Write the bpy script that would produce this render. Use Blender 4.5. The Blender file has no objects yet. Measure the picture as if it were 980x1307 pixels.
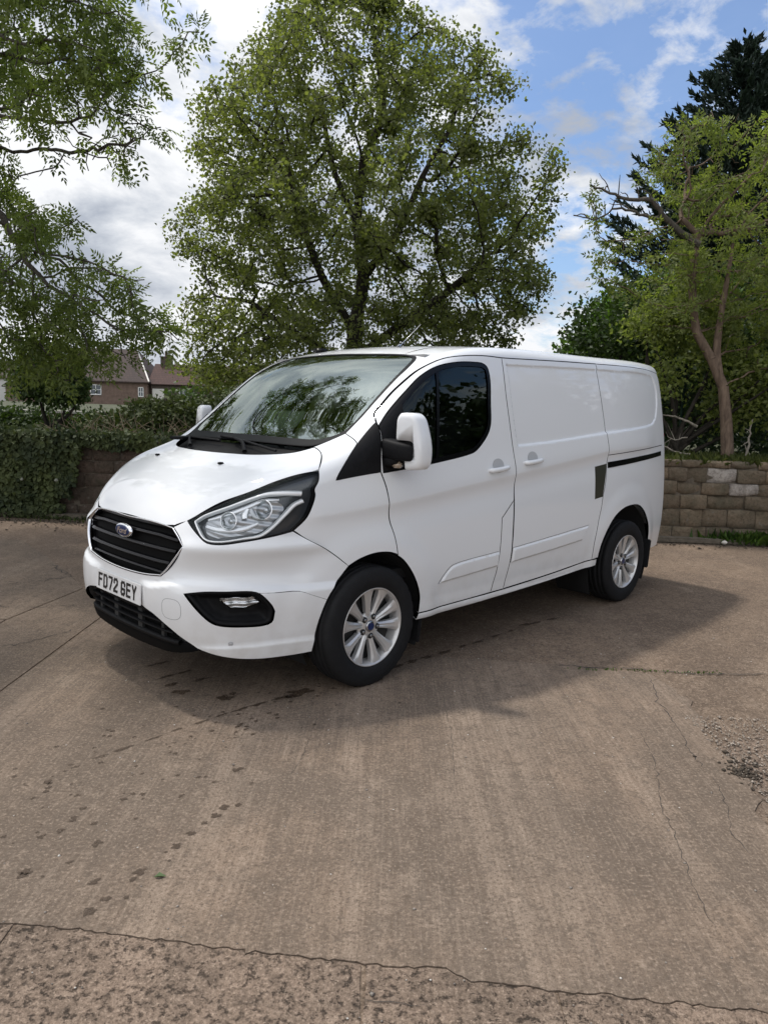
import bpy, bmesh, math, random
import numpy as np
from mathutils import Vector, Matrix, noise as mnoise
from mathutils.geometry import delaunay_2d_cdt
random.seed(7); RNG = np.random.default_rng(11)
scene = bpy.context.scene
# ------------------------------------------------------------------ camera
CAMP = np.array([2.8057, 3.7961, 1.5505]); YAW, PITCH, ROLL = -2.3607, -0.1408, 0.0314
_f = np.array([math.cos(PITCH)*math.cos(YAW), math.cos(PITCH)*math.sin(YAW), math.sin(PITCH)])
_r = np.cross(_f, [0, 0, 1.]); _r /= np.linalg.norm(_r); _u = np.cross(_r, _f)
_r2 = math.cos(ROLL)*_r + math.sin(ROLL)*_u; _u2 = -math.sin(ROLL)*_r + math.cos(ROLL)*_u
cd = bpy.data.cameras.new('camera'); co = bpy.data.objects.new('camera', cd); scene.collection.objects.link(co)
m = Matrix.Identity(4)
for i in range(3):
    m[i][0], m[i][1], m[i][2], m[i][3] = _r2[i], _u2[i], -_f[i], CAMP[i]
co.matrix_world = m
cd.sensor_fit = 'VERTICAL'; cd.sensor_height = 36; cd.lens = 945.33/1307*36
cd.clip_start = .05; cd.clip_end = 3000
scene.camera = co
ER = np.array([math.sin(YAW), -math.cos(YAW), 0]); EF = np.array([math.cos(YAW), math.sin(YAW), 0])
def W(r, f, z=0.):                      # yard coordinates: metres to the right of / ahead of where the photographer stands
    return (CAMP[0]+r*ER[0]+f*EF[0], CAMP[1]+r*ER[1]+f*EF[1], z)
# ------------------------------------------------------------------ world, sun, exposure
SUN_EL, SUN_DIR = math.radians(65), np.array([.17, -1.0])
SUN_DIR /= np.linalg.norm(SUN_DIR)
SUNV = Vector((SUN_DIR[0]*math.cos(SUN_EL), SUN_DIR[1]*math.cos(SUN_EL), math.sin(SUN_EL)))
wd = bpy.data.worlds.new('World'); scene.world = wd; wd.use_nodes = True
nt = wd.node_tree; nt.nodes.clear()
def N(t, kind, **kw):
    n = t.nodes.new(kind)
    for k, v in kw.items():
        if k.startswith('i_'):
            key = k[2:]; key = int(key) if key.isdigit() else key.replace('_', ' ')
            n.inputs[key].default_value = v
        else: setattr(n, k, v)
    return n
def ramp(t, fac, stops, interp='LINEAR'):
    n = t.nodes.new('ShaderNodeValToRGB'); cr = n.color_ramp; cr.interpolation = interp
    while len(cr.elements) < len(stops): cr.elements.new(.5)
    for e, (p, c) in zip(cr.elements, stops):
        e.position = p; e.color = (c, c, c, 1) if not hasattr(c, '__len__') else (*c[:3], 1)
    t.links.new(fac, n.inputs[0]); return n.outputs[0]
def mth(t, op, a, b=None, clamp=False):
    n = t.nodes.new('ShaderNodeMath'); n.operation = op; n.use_clamp = clamp
    for i, v in enumerate((a, b)):
        if v is None: continue
        if isinstance(v, (int, float)): n.inputs[i].default_value = v
        else: t.links.new(v, n.inputs[i])
    return n.outputs[0]
def mixc(t, fac, a, b, blend='MIX'):
    n = t.nodes.new('ShaderNodeMix'); n.data_type = 'RGBA'; n.blend_type = blend
    for i, v in ((0, fac), (6, a), (7, b)):
        if isinstance(v, (int, float)): n.inputs[i].default_value = v
        elif isinstance(v, tuple): n.inputs[i].default_value = (*v[:3], 1)
        else: t.links.new(v, n.inputs[i])
    return n.outputs[2]
def noise(t, vec, scale, detail=4, rough=.5, dist=0.):
    n = N(t, 'ShaderNodeTexNoise', i_Scale=scale, i_Detail=detail, i_Roughness=rough, i_Distortion=dist)
    if vec is not None: t.links.new(vec, n.inputs['Vector'])
    return n.outputs[0]
SKY_STRENGTH = .113
sky = N(nt, 'ShaderNodeTexSky', sky_type='NISHITA', sun_disc=False, sun_elevation=SUN_EL,
        sun_rotation=math.atan2(SUN_DIR[0], SUN_DIR[1]), altitude=50, air_density=1.0, dust_density=1.2, ozone_density=1.5)
tc = N(nt, 'ShaderNodeTexCoord'); sp = N(nt, 'ShaderNodeSeparateXYZ'); nt.links.new(tc.outputs['Generated'], sp.inputs[0])
zz = mth(nt, 'ADD', mth(nt, 'MAXIMUM', sp.outputs[2], 0.), .30)
cx = mth(nt, 'DIVIDE', sp.outputs[0], zz); cy = mth(nt, 'DIVIDE', sp.outputs[1], zz)
cb = N(nt, 'ShaderNodeCombineXYZ', i_2=3.7); nt.links.new(cx, cb.inputs[0]); nt.links.new(cy, cb.inputs[1])
cv = cb.outputs[0]
n1 = noise(nt, cv, 1.25, 9, .58, .2)                  # cloud masses
n2 = noise(nt, cv, 10.5, 8, .60, .2)                   # small broken clouds
lr = N(nt, 'ShaderNodeVectorMath', operation='DOT_PRODUCT'); nt.links.new(tc.outputs['Generated'], lr.inputs[0])
lr.inputs[1].default_value = (-ER[0]*1.0, -ER[1]*1.0, 0.0)      # thicker towards the sunward side
den = mth(nt, 'ADD', mth(nt, 'ADD', mth(nt, 'MULTIPLY', n1, .48), mth(nt, 'MULTIPLY', n2, .52)), mth(nt, 'MULTIPLY', mth(nt, 'MAXIMUM', lr.outputs['Value'], -.46), .26))
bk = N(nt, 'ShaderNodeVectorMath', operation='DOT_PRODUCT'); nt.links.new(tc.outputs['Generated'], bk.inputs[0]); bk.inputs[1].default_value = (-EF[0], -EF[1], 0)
bkv = mth(nt, 'MAXIMUM', bk.outputs['Value'], 0.); den = mth(nt, 'ADD', den, mth(nt, 'MULTIPLY', bkv, .22))  # extra cloud added behind the camera to brighten the van's side
lowb = mth(nt, 'MULTIPLY', mth(nt, 'SUBTRACT', .36, sp.outputs[2]), .42)
den = mth(nt, 'ADD', den, mth(nt, 'MAXIMUM', lowb, 0.))
mask = ramp(nt, den, [(.385, .05), (.445, .58), (.51, 1.)])
shade = noise(nt, cv, 2.3, 9, .60, .3)
ccol = ramp(nt, mth(nt, 'ADD', shade, mth(nt,'MULTIPLY', lr.outputs['Value'], .03)), [(.38, (3.6, 3.95, 4.6)), (.47, (5.4, 5.7, 6.2)), (.57, (7.8, 7.9, 8.1))])
sdot = N(nt, 'ShaderNodeVectorMath', operation='DOT_PRODUCT'); nt.links.new(tc.outputs['Generated'], sdot.inputs[0]); sdot.inputs[1].default_value = SUNV
glow = mth(nt, 'ADD', mth(nt, 'MULTIPLY', mth(nt, 'POWER', mth(nt, 'MAXIMUM', sdot.outputs['Value'], 0.), 7.), 1.5), mth(nt, 'ADD', mth(nt, 'MULTIPLY', bkv, .55), .92))     # clouds brighten round the veiled sun; added lift behind the camera
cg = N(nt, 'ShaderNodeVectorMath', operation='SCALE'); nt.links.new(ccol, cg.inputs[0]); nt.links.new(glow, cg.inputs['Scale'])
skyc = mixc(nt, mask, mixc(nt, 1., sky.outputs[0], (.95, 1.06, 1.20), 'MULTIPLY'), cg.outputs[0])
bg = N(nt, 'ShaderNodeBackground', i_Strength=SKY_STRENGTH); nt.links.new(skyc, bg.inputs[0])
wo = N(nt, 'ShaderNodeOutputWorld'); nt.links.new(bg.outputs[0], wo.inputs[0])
sl = bpy.data.lights.new('sun', 'SUN'); sl.energy = 2.6; sl.angle = math.radians(3.5); sl.color = (1, .95, .88)
so = bpy.data.objects.new('sun', sl); scene.collection.objects.link(so)
so.rotation_euler = SUNV.to_track_quat('Z', 'Y').to_euler(); so.location = (0, -30, 40)
vs = scene.view_settings; vs.view_transform = 'Standard'; vs.look = 'None'; vs.exposure = 0.24; vs.gamma = 1
# ------------------------------------------------------------------ helpers
COL = scene.collection
def tag(o, label=None, cat=None, group=None, kind=None):
    if label: o['label'] = label
    if cat: o['category'] = cat
    if group: o['group'] = group
    if kind: o['kind'] = kind
    return o
def empty(name, loc=(0, 0, 0), rz=0, parent=None):
    o = bpy.data.objects.new(name, None); COL.objects.link(o); o.location = loc; o.rotation_euler = (0, 0, rz)
    o.empty_display_size = .2
    if parent: o.parent = parent
    return o
def link(name, me, mat=None, parent=None, smooth=False):
    o = bpy.data.objects.new(name, me); COL.objects.link(o)
    if mat is not None and not me.materials: me.materials.append(mat)
    if smooth: me.polygons.foreach_set('use_smooth', [True]*len(me.polygons))
    if parent: o.parent = parent
    return o
def mesh_np(name, V, Fq=None, Ft=None):
    me = bpy.data.meshes.new(name); V = np.asarray(V, np.float32)
    nq = 0 if Fq is None else len(Fq); ntr = 0 if Ft is None else len(Ft)
    me.vertices.add(len(V)); me.vertices.foreach_set('co', V.ravel())
    idx = np.concatenate([np.asarray(a, np.int32).ravel() for a in (Fq, Ft) if a is not None and len(a)])
    me.loops.add(len(idx)); me.loops.foreach_set('vertex_index', idx)
    me.polygons.add(nq+ntr)
    st = np.concatenate([np.arange(nq)*4, nq*4+np.arange(ntr)*3]).astype(np.int32)
    me.polygons.foreach_set('loop_start', st); me.update(calc_edges=True); me.validate()
    return me
def pydata(name, V, Fs, mat=None, parent=None, smooth=False):
    me = bpy.data.meshes.new(name); me.from_pydata([tuple(v) for v in V], [], [tuple(f) for f in Fs]); me.update()
    return link(name, me, mat, parent, smooth)
def from_bm(name, bm, mat=None, parent=None, smooth=False):
    me = bpy.data.meshes.new(name); bm.normal_update(); bm.to_mesh(me); bm.free(); return link(name, me, mat, parent, smooth)
def bm_box(bm, c, s, rot=None, bev=0.):
    r = bmesh.ops.create_cube(bm, size=1.); vs_ = r['verts']
    M_ = Matrix.Translation(c) @ (rot.to_4x4() if rot is not None else Matrix.Identity(4)) @ Matrix.Diagonal((*s, 1))
    bmesh.ops.transform(bm, matrix=M_, verts=vs_)
    if bev:
        es = list({e for v in vs_ for e in v.link_edges}); bmesh.ops.bevel(bm, geom=es, offset=bev, segments=2, affect='EDGES')
def box(name, c, s, mat, parent=None, bev=0., rot=None, smooth=False):
    bm = bmesh.new(); bm_box(bm, c, s, rot, bev); return from_bm(name, bm, mat, parent, smooth)
def tube_arrays(pts, rad, n=8, caps=True):
    pts = np.asarray(pts, float); k = len(pts); rad = np.broadcast_to(rad, k)
    T = np.gradient(pts, axis=0); T /= np.linalg.norm(T, axis=1)[:, None]+1e-9
    ref = np.array([0, 0, 1.]) if abs(T[0][2]) < .9 else np.array([1., 0, 0])
    V = []
    for i in range(k):
        a = np.cross(T[i], ref); a /= np.linalg.norm(a)+1e-9; b = np.cross(T[i], a); ref = -np.cross(T[i], a) if False else ref
        an = np.arange(n)/n*2*math.pi
        V.append(pts[i]+rad[i]*(np.cos(an)[:, None]*a+np.sin(an)[:, None]*b))
    V = np.concatenate(V); Q = []
    for i in range(k-1):
        for j in range(n): Q.append((i*n+j, i*n+(j+1) % n, (i+1)*n+(j+1) % n, (i+1)*n+j))
    if caps: Q.append(tuple(range(n))); Q.append(tuple((k-1)*n+j for j in range(n-1, -1, -1)))
    return V, Q
def tube(name, pts, rad, mat, parent=None, n=8, caps=True):
    V, Q = tube_arrays(pts, rad, n, caps); o = pydata(name, V, Q, mat, parent, True); return o
def lathe_arrays(prof, n=48, axis='y'):
    V = []; Q = []; k = len(prof)
    for i in range(n):
        a = 2*math.pi*i/n
        for (h, r) in prof: V.append((r*math.cos(a), h, r*math.sin(a)))
    for i in range(n):
        for j in range(k-1):
            Q.append((i*k+j, i*k+j+1, ((i+1) % n)*k+j+1, ((i+1) % n)*k+j))
    return V, Q
def mirror_copy(o, name=None, parent=None):
    me = o.data.copy(); n = len(me.vertices); c = np.empty(n*3, np.float32); me.vertices.foreach_get('co', c)
    nrm = None
    c = c.reshape(-1, 3); c[:, 1] *= -1
    if me.has_custom_normals:
        nl = len(me.loops); ln = np.empty(nl*3, np.float32); me.corner_normals.foreach_get('vector', ln); ln = ln.reshape(-1, 3); ln[:, 1] *= -1
        li = np.empty(nl, np.int32); me.loops.foreach_get('vertex_index', li); nrm = np.zeros((n, 3), np.float32); nrm[li] = ln
    me.vertices.foreach_set('co', c.ravel()); me.flip_normals()
    if nrm is not None: me.normals_split_custom_set_from_vertices(nrm.tolist())
    me.update()
    p = bpy.data.objects.new(name or o.name.split('.')[0], me); COL.objects.link(p); p.parent = parent or o.parent
    return p
# ------------------------------------------------------------------ materials
MATS = {}
def mat(name, col=(.5, .5, .5), rough=.5, metal=0., coat=0., spec=.5, **kw):
    m = bpy.data.materials.new(name); m.use_nodes = True; b = m.node_tree.nodes['Principled BSDF']
    b.inputs['Base Color'].default_value = (*col, 1); b.inputs['Roughness'].default_value = rough
    b.inputs['Metallic'].default_value = metal; b.inputs['Coat Weight'].default_value = coat
    b.inputs['Coat Roughness'].default_value = kw.get('coatr', .03); b.inputs['Specular IOR Level'].default_value = spec
    MATS[name] = m; return m
def bsdf(m): return m.node_tree.nodes['Principled BSDF']
def grain(m, scale, amount, bump=0., bscale=None, coord='Object', c2=None, dist=.02, rough2=None):
    """procedural colour variation + fine relief"""
    t = m.node_tree; b = bsdf(m); tcn = N(t, 'ShaderNodeTexCoord'); v = tcn.outputs[coord]
    base = tuple(b.inputs['Base Color'].default_value)[:3]
    c2 = c2 or tuple(max(0, x*(1-amount)) for x in base)
    f = noise(t, v, scale, 6, .6)
    c = mixc(t, ramp(t, f, [(.35, 0.), (.65, 1.)]), base, c2); t.links.new(c, b.inputs['Base Color'])
    if bump:
        bn = N(t, 'ShaderNodeBump', i_Strength=bump, i_Distance=dist); t.links.new(noise(t, v, bscale or scale*4, 5, .6), bn.inputs['Height'])
        t.links.new(bn.outputs[0], b.inputs['Normal'])
    return m
PAINT = mat('van_white_paint', (.77, .78, .79), .62, 0, 1., .2, coatr=.035)
t = PAINT.node_tree; v = N(t, 'ShaderNodeTexCoord').outputs['Object']       # faint road film low on the panels
sx = N(t, 'ShaderNodeSeparateXYZ'); t.links.new(v, sx.inputs[0])
low = mth(t, 'MULTIPLY', ramp(t, sx.outputs[2], [(.28, 1.), (.66, 0.)]), ramp(t, noise(t, v, 9, 6, .65), [(.35, .3), (.7, 1.)]))
t.links.new(mixc(t, mth(t, 'MULTIPLY', low, .42), (.77, .78, .79), (.42, .37, .31)), bsdf(PAINT).inputs['Base Color'])
BLACKPL = grain(mat('textured_black_plastic', (.009, .009, .010), .6, spec=.13), 30, .3, .25, 900, dist=.001)
GLOSSBL = mat('gloss_black', (.004, .004, .005), .25, 0, .06, .2)
RUBBER = grain(mat('tyre_rubber', (.010, .010, .011), .8, spec=.3), 20, .3, .2, 300, dist=.002)
CHROME = mat('chrome', (.82, .82, .84), .07, 1.)
SATIN = mat('satin_silver_trim', (.55, .55, .56), .25, 1.)
ALLOY = mat('alloy_silver', (.60, .59, .58), .36, .55, .4)
DARKALLOY = mat('brake_dark_metal', (.03, .03, .03), .6, .5)  # dark metal for brake discs and wheel-nut pockets
NUT = mat('wheel_nut_steel', (.3, .3, .3), .3, 1.)
OLIVE = mat('olive_black_film', (.035, .036, .024), .45)
BADGEBL = mat('badge_blue', (.006, .02, .085), .3, 0, .15, .3)
BLKINT = grain(mat('cab_black_trim', (.02, .021, .023), .7), 15, .3)
SEATM = grain(mat('seat_fabric_grey', (.03, .03, .035), .9), 60, .4)
PLATEW = mat('number_plate_white', (.72, .72, .72), .35, 0, .3)
PLATEK = mat('number_plate_black', (.008, .008, .008), .4)
DASHTEAL = mat('pale_teal_paper', (.30, .45, .42), .6)
AMBER = mat('amber_lens', (.55, .22, .05), .15, 0, .8)
REFL = mat('lamp_reflector', (.85, .85, .86), .22, .75)
UNDER = mat('underbody_black', (.008, .008, .008), .9)
def glassm(name, tint, ior, dark=0.):
    m = bpy.data.materials.new(name); m.use_nodes = True; t = m.node_tree; t.nodes.clear()
    m.use_nodes = True; tr = N(t, 'ShaderNodeBsdfTransparent'); tr.inputs[0].default_value = (*tint, 1)
    gl = N(t, 'ShaderNodeBsdfGlossy', i_Roughness=.015); gl.inputs[0].default_value = (.90, 1, .95, 1)
    fr = N(t, 'ShaderNodeFresnel', i_IOR=ior); mx = N(t, 'ShaderNodeMixShader'); o = N(t, 'ShaderNodeOutputMaterial')
    t.links.new(fr.outputs[0], mx.inputs[0]); t.links.new(tr.outputs[0], mx.inputs[1]); t.links.new(gl.outputs[0], mx.inputs[2]); t.links.new(mx.outputs[0], o.inputs[0])
    MATS[name] = m; return m
SCREEN = glassm('windscreen_glass', (.62, .80, .72), 2.9)
SIDEGL = glassm('side_window_glass', (.40, .44, .43), 1.5)
LENS = glassm('clear_lamp_lens', (.94, .95, .96), 1.28)
# ================================================================== THE VAN
# ---- smooth body surface F(x,y,z)=0 (metres; x forward from the front axle, y to the van's left, z up)
# ---- van body: smooth implicit surface F(x,y,z)=0 built from side, top, front and rear faces ----
KX=np.array([-4.1,-3.6,-2.6,-1.5,-1.0,-.6,-.3,0.,.3,.6,.8,.95,1.1])
KW=np.array([.1,.35,.6,.85,1.1,1.35,1.6,1.85,2.05])
KF=np.array([.1,.3,.5,.7,.9,1.1,1.3])
KR=np.array([.2,.6,1.0,1.5,1.9,2.1])
SH=dict(z0=[1.996, 2.021, 2.013, 1.997, 1.973, 1.908, 1.776, 1.545, 1.334, 1.225, 1.116, 0.986, 0.805],
 w=[0.902, 0.942, 0.968, 0.969, 0.958, 0.937, 0.9, 0.851, 0.792],
 xf=[0.899, 0.975, 1.007, 0.999, 0.968, 0.875, 0.751],
 xr=[3.927, 3.95, 3.939, 3.905, 3.87, 3.822],
 misc=[0.187, 0.043, 0.108, 0.923, 0.118, 0.085, 0.308, 0.072, 0.106]) # kwind, crown, plan2, plan4, front narrow, rear taper, blend fs, st, ft
def spl(kx,ky):
    kx=np.asarray(kx,float);ky=np.asarray(ky,float);n=len(kx)
    h=np.diff(kx);d=np.diff(ky)/h
    A=np.zeros((n,n));b=np.zeros(n);A[0,0]=2;A[0,1]=1;b[0]=3*d[0];A[-1,-1]=2;A[-1,-2]=1;b[-1]=3*d[-1]
    for i in range(1,n-1):
        A[i,i-1]=h[i];A[i,i]=2*(h[i-1]+h[i]);A[i,i+1]=h[i-1];b[i]=3*(h[i]*d[i-1]+h[i-1]*d[i])
    m=np.linalg.solve(A,b)
    def f(x):
        x=np.clip(x,kx[0],kx[-1]);i=np.clip(np.searchsorted(kx,x)-1,0,n-2)
        t=(x-kx[i])/h[i];H=h[i]
        return ky[i]*(1+2*t)*(1-t)**2+m[i]*H*t*(1-t)**2+ky[i+1]*t*t*(3-2*t)+m[i+1]*H*t*t*(t-1)
    return f
def tab(f,a,b,n=1500):   # fast lookup
    xs=np.linspace(a,b,n);ys=f(xs)
    return lambda x:np.interp(x,xs,ys)
def smax(a,b,k):
    h=np.maximum(k-np.abs(a-b),0)/k
    return np.maximum(a,b)+h*h*k*.25
def make_F(S=SH):
    z0=tab(spl(KX,S['z0']),-4.1,1.1);w=tab(spl(KW,S['w']),.1,2.05);xf=tab(spl(KF,S['xf']),.1,1.3);xr=tab(spl(KR,S['xr']),.2,2.1)
    xs=np.linspace(-4.1,1.1,1500);dz=np.gradient(z0(xs),xs)
    kwi,cr,p2,p4,fn,rt,bfs,bst,bft=S['misc']
    def F(x,y,z):
        ay=np.abs(y)
        nar=fn*np.maximum(x+.5,0)**2+rt*np.maximum(-2.6-x,0)**2
        Fs=ay-w(z)+nar
        fw=np.clip((x+1.6)/1.2,0,1);fw=fw*fw*(3-2*fw)
        xx=x+kwi*ay*ay*fw
        sl=np.interp(xx,xs,dz)
        Ft=(z-z0(xx)+cr*ay*ay)/np.sqrt(1+sl*sl)
        Ff=(x-xf(z)+p2*ay**2+p4*np.maximum(ay-.45,0)**3)
        Fr=-x-xr(z)+.06*ay*ay
        a=smax(Fs,Ft,bst);b=smax(a,Ff,bfs) if bfs>bft else a
        f=smax(smax(Fs,Ff,bfs),Ft,bst*.0+bft+(bst-bft)*np.clip((.35-x)/.5,0,1))
        return smax(f,Fr,.12)
    return F

F = make_F()
def gradF(P, e=.003):
    x, y, z = P.T
    g = np.stack([F(x+e, y, z)-F(x-e, y, z), F(x, y+e, z)-F(x, y-e, z), F(x, y, z+e)-F(x, y, z-e)], 1)
    return g/(np.linalg.norm(g, axis=1)[:, None]+1e-12)
def solve(base, d, lo, hi, it=20):
    a = np.full(len(base), lo); b = np.full(len(base), hi)
    for _ in range(it):
        m_ = (a+b)/2; P = base+d*m_[:, None]; s_ = F(P[:, 0], P[:, 1], P[:, 2]) < 0
        a = np.where(s_, m_, a); b = np.where(s_, b, m_)
    return base+d*((a+b)/2)[:, None]
SQ = math.sqrt(.5)
class Dom:
    def __init__(s, k): s.k = k
    def base(s, uv):
        u, v = uv[:, 0], uv[:, 1]; z = np.zeros_like(u)
        if s.k == 'side': return solve(np.stack([u, z, v], 1), np.array([[0, 1., 0]]), 0, 1.2)
        if s.k == 'top': return solve(np.stack([u, v, z], 1), np.array([[0, 0, 1.]]), .35, 2.3)
        if s.k == 'obl': return solve(np.stack([u, v/2, -v/2], 1), np.array([[0, 1., 1.]]), .30, 2.2)
        if s.k == 'front':
            return solve(np.stack([z-.6, z, v], 1), np.stack([np.cos(u), np.sin(u), z], 1), .2, 2.2)
        if s.k == 'rear': return solve(np.stack([z-3., u, v], 1), np.array([[-1., 0, 0]]), 0, 1.4)
    def uv(s, P):
        P = np.asarray(P, float); x, y, z = P.T
        return {'side': lambda: np.stack([x, z], 1), 'top': lambda: np.stack([x, y], 1), 'obl': lambda: np.stack([x, y-z], 1),
                'front': lambda: np.stack([np.arctan2(y, x+.6), z], 1), 'rear': lambda: np.stack([y, z], 1)}[s.k]()
    def scale(s): return np.array([1.3, 1.]) if s.k == 'front' else np.array([1., 1.])   # metres per uv unit
    def pt(s, uv, disp):
        P = s.base(uv)
        if disp is None: return P
        dd = disp(P)
        if np.isscalar(dd) and dd == 0: return P
        return P+gradF(P)*np.reshape(dd*np.ones(len(P)), (-1, 1))
    def eval(s, uv, disp):
        P = s.pt(uv, disp); e = .0025
        du = (s.pt(uv+[e, 0], disp)-P); dv = (s.pt(uv+[0, e], disp)-P)
        n = np.cross(du, dv); n /= np.linalg.norm(n, axis=1)[:, None]+1e-12
        g = gradF(P); n *= np.sign((n*g).sum(1))[:, None]
        return P, n
DM = {k: Dom(k) for k in ('side', 'top', 'obl', 'front', 'rear')}
S = 'S'
def catmull(P, h):
    P = np.asarray(P, float)
    if len(P) == 2:
        n = max(1, int(round(np.linalg.norm(P[1]-P[0])/h))); t_ = np.linspace(0, 1, n+1)[:, None]; return P[0]*(1-t_)+P[1]*t_
    E_ = np.vstack([2*P[0]-P[1], P, 2*P[-1]-P[-2]]); out = []
    for i in range(1, len(E_)-2):
        p0, p1, p2, p3 = E_[i-1:i+3]; d1 = max(np.linalg.norm(p1-p0)**.5, 1e-4); d2 = max(np.linalg.norm(p2-p1)**.5, 1e-4); d3 = max(np.linalg.norm(p3-p2)**.5, 1e-4)
        t0, t1, t2, t3 = 0, d1, d1+d2, d1+d2+d3; n = max(1, int(round(np.linalg.norm(p2-p1)/h)))
        for k in range(n):
            t_ = t1+(t2-t1)*k/n
            A1 = (t1-t_)/(t1-t0)*p0+(t_-t0)/(t1-t0)*p1; A2 = (t2-t_)/(t2-t1)*p1+(t_-t1)/(t2-t1)*p2; A3 = (t3-t_)/(t3-t2)*p2+(t_-t2)/(t3-t2)*p3
            B1 = (t2-t_)/(t2-t0)*A1+(t_-t0)/(t2-t0)*A2; B2 = (t3-t_)/(t3-t1)*A2+(t_-t1)/(t3-t1)*A3
            out.append((t2-t_)/(t2-t1)*B1+(t_-t1)/(t2-t1)*B2)
    out.append(P[-1]); return np.array(out)
def curve(pts, h=.012, closed=True):
    """pts: list of coordinate tuples; a trailing 'S' marks a sharp corner. Returns sampled loop."""
    C = [tuple(p[:-1]) if p[-1] == 'S' else tuple(p) for p in pts]; sh = [p[-1] == 'S' for p in pts]
    if not closed: return catmull(C, h)
    if not any(sh):
        k = len(C); P = np.array(C*3); full = catmull(P, h)
        # take the middle third
        i0 = np.argmin(np.linalg.norm(full-P[k], axis=1)+1e3*(np.arange(len(full)) < len(full)*.25)+1e3*(np.arange(len(full)) > len(full)*.45))
        n3 = 0; Lf = catmull(np.array(C+[C[0]]), h); return Lf[:-1] if k > 8 else Lf[:-1]
    s0 = sh.index(True); C = C[s0:]+C[:s0]; sh = sh[s0:]+sh[:s0]; C.append(C[0]); sh.append(True)
    out = []; seg = [C[0]]
    for c, f_ in zip(C[1:], sh[1:]):
        seg.append(c)
        if f_: out.append(catmull(seg, h)[:-1]); seg = [c]
    return np.concatenate(out)
def inside(P, poly):
    x, y = P[:, 0], P[:, 1]; r = np.zeros(len(P), bool); X, Y = poly[:, 0], poly[:, 1]; X2, Y2 = np.roll(X, -1), np.roll(Y, -1)
    for a, b, c, d in zip(X, Y, X2, Y2):
        if b == d: continue
        k = (b > y) != (d > y); r ^= k & (x < (c-a)*(y-b)/(d-b)+a)
    return r
def segdist(P, A, closed=True):
    A = np.asarray(A); B = np.roll(A, -1, 0) if closed else A[1:]; A_ = A if closed else A[:-1]; best = np.full(len(P), 1e9)
    for a, b in zip(A_, B):
        ab = b-a; l = (ab**2).sum()
        if l < 1e-12: continue
        t_ = np.clip(((P-a)@ab)/l, 0, 1); dd = np.linalg.norm(P-a-t_[:, None]*ab, axis=1); best = np.minimum(best, dd)
    return best
def offset_loop(L, g):
    if g == 0: return L
    n_ = len(L); ar = np.sum(L[:, 0]*np.roll(L[:, 1], -1)-np.roll(L[:, 0], -1)*L[:, 1])
    T = np.roll(L, -1, 0)-np.roll(L, 1, 0); T /= np.linalg.norm(T, axis=1)[:, None]+1e-12
    nn = np.stack([-T[:, 1], T[:, 0]], 1)*np.sign(ar)
    return L+nn*g
def near_any(P, Q, r):           # grid hash proximity
    if len(Q) == 0: return np.zeros(len(P), bool)
    S_ = {}
    for q in Q: S_.setdefault((int(q[0]//r), int(q[1]//r)), []).append(q)
    out = np.zeros(len(P), bool)
    for i, p in enumerate(P):
        a, b = int(p[0]//r), int(p[1]//r)
        for da in (-1, 0, 1):
            for db in (-1, 0, 1):
                for q in S_.get((a+da, b+db), ()):
                    if (q[0]-p[0])**2+(q[1]-p[1])**2 < r*r: out[i] = True; break
                if out[i]: break
            if out[i]: break
    return out
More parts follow.
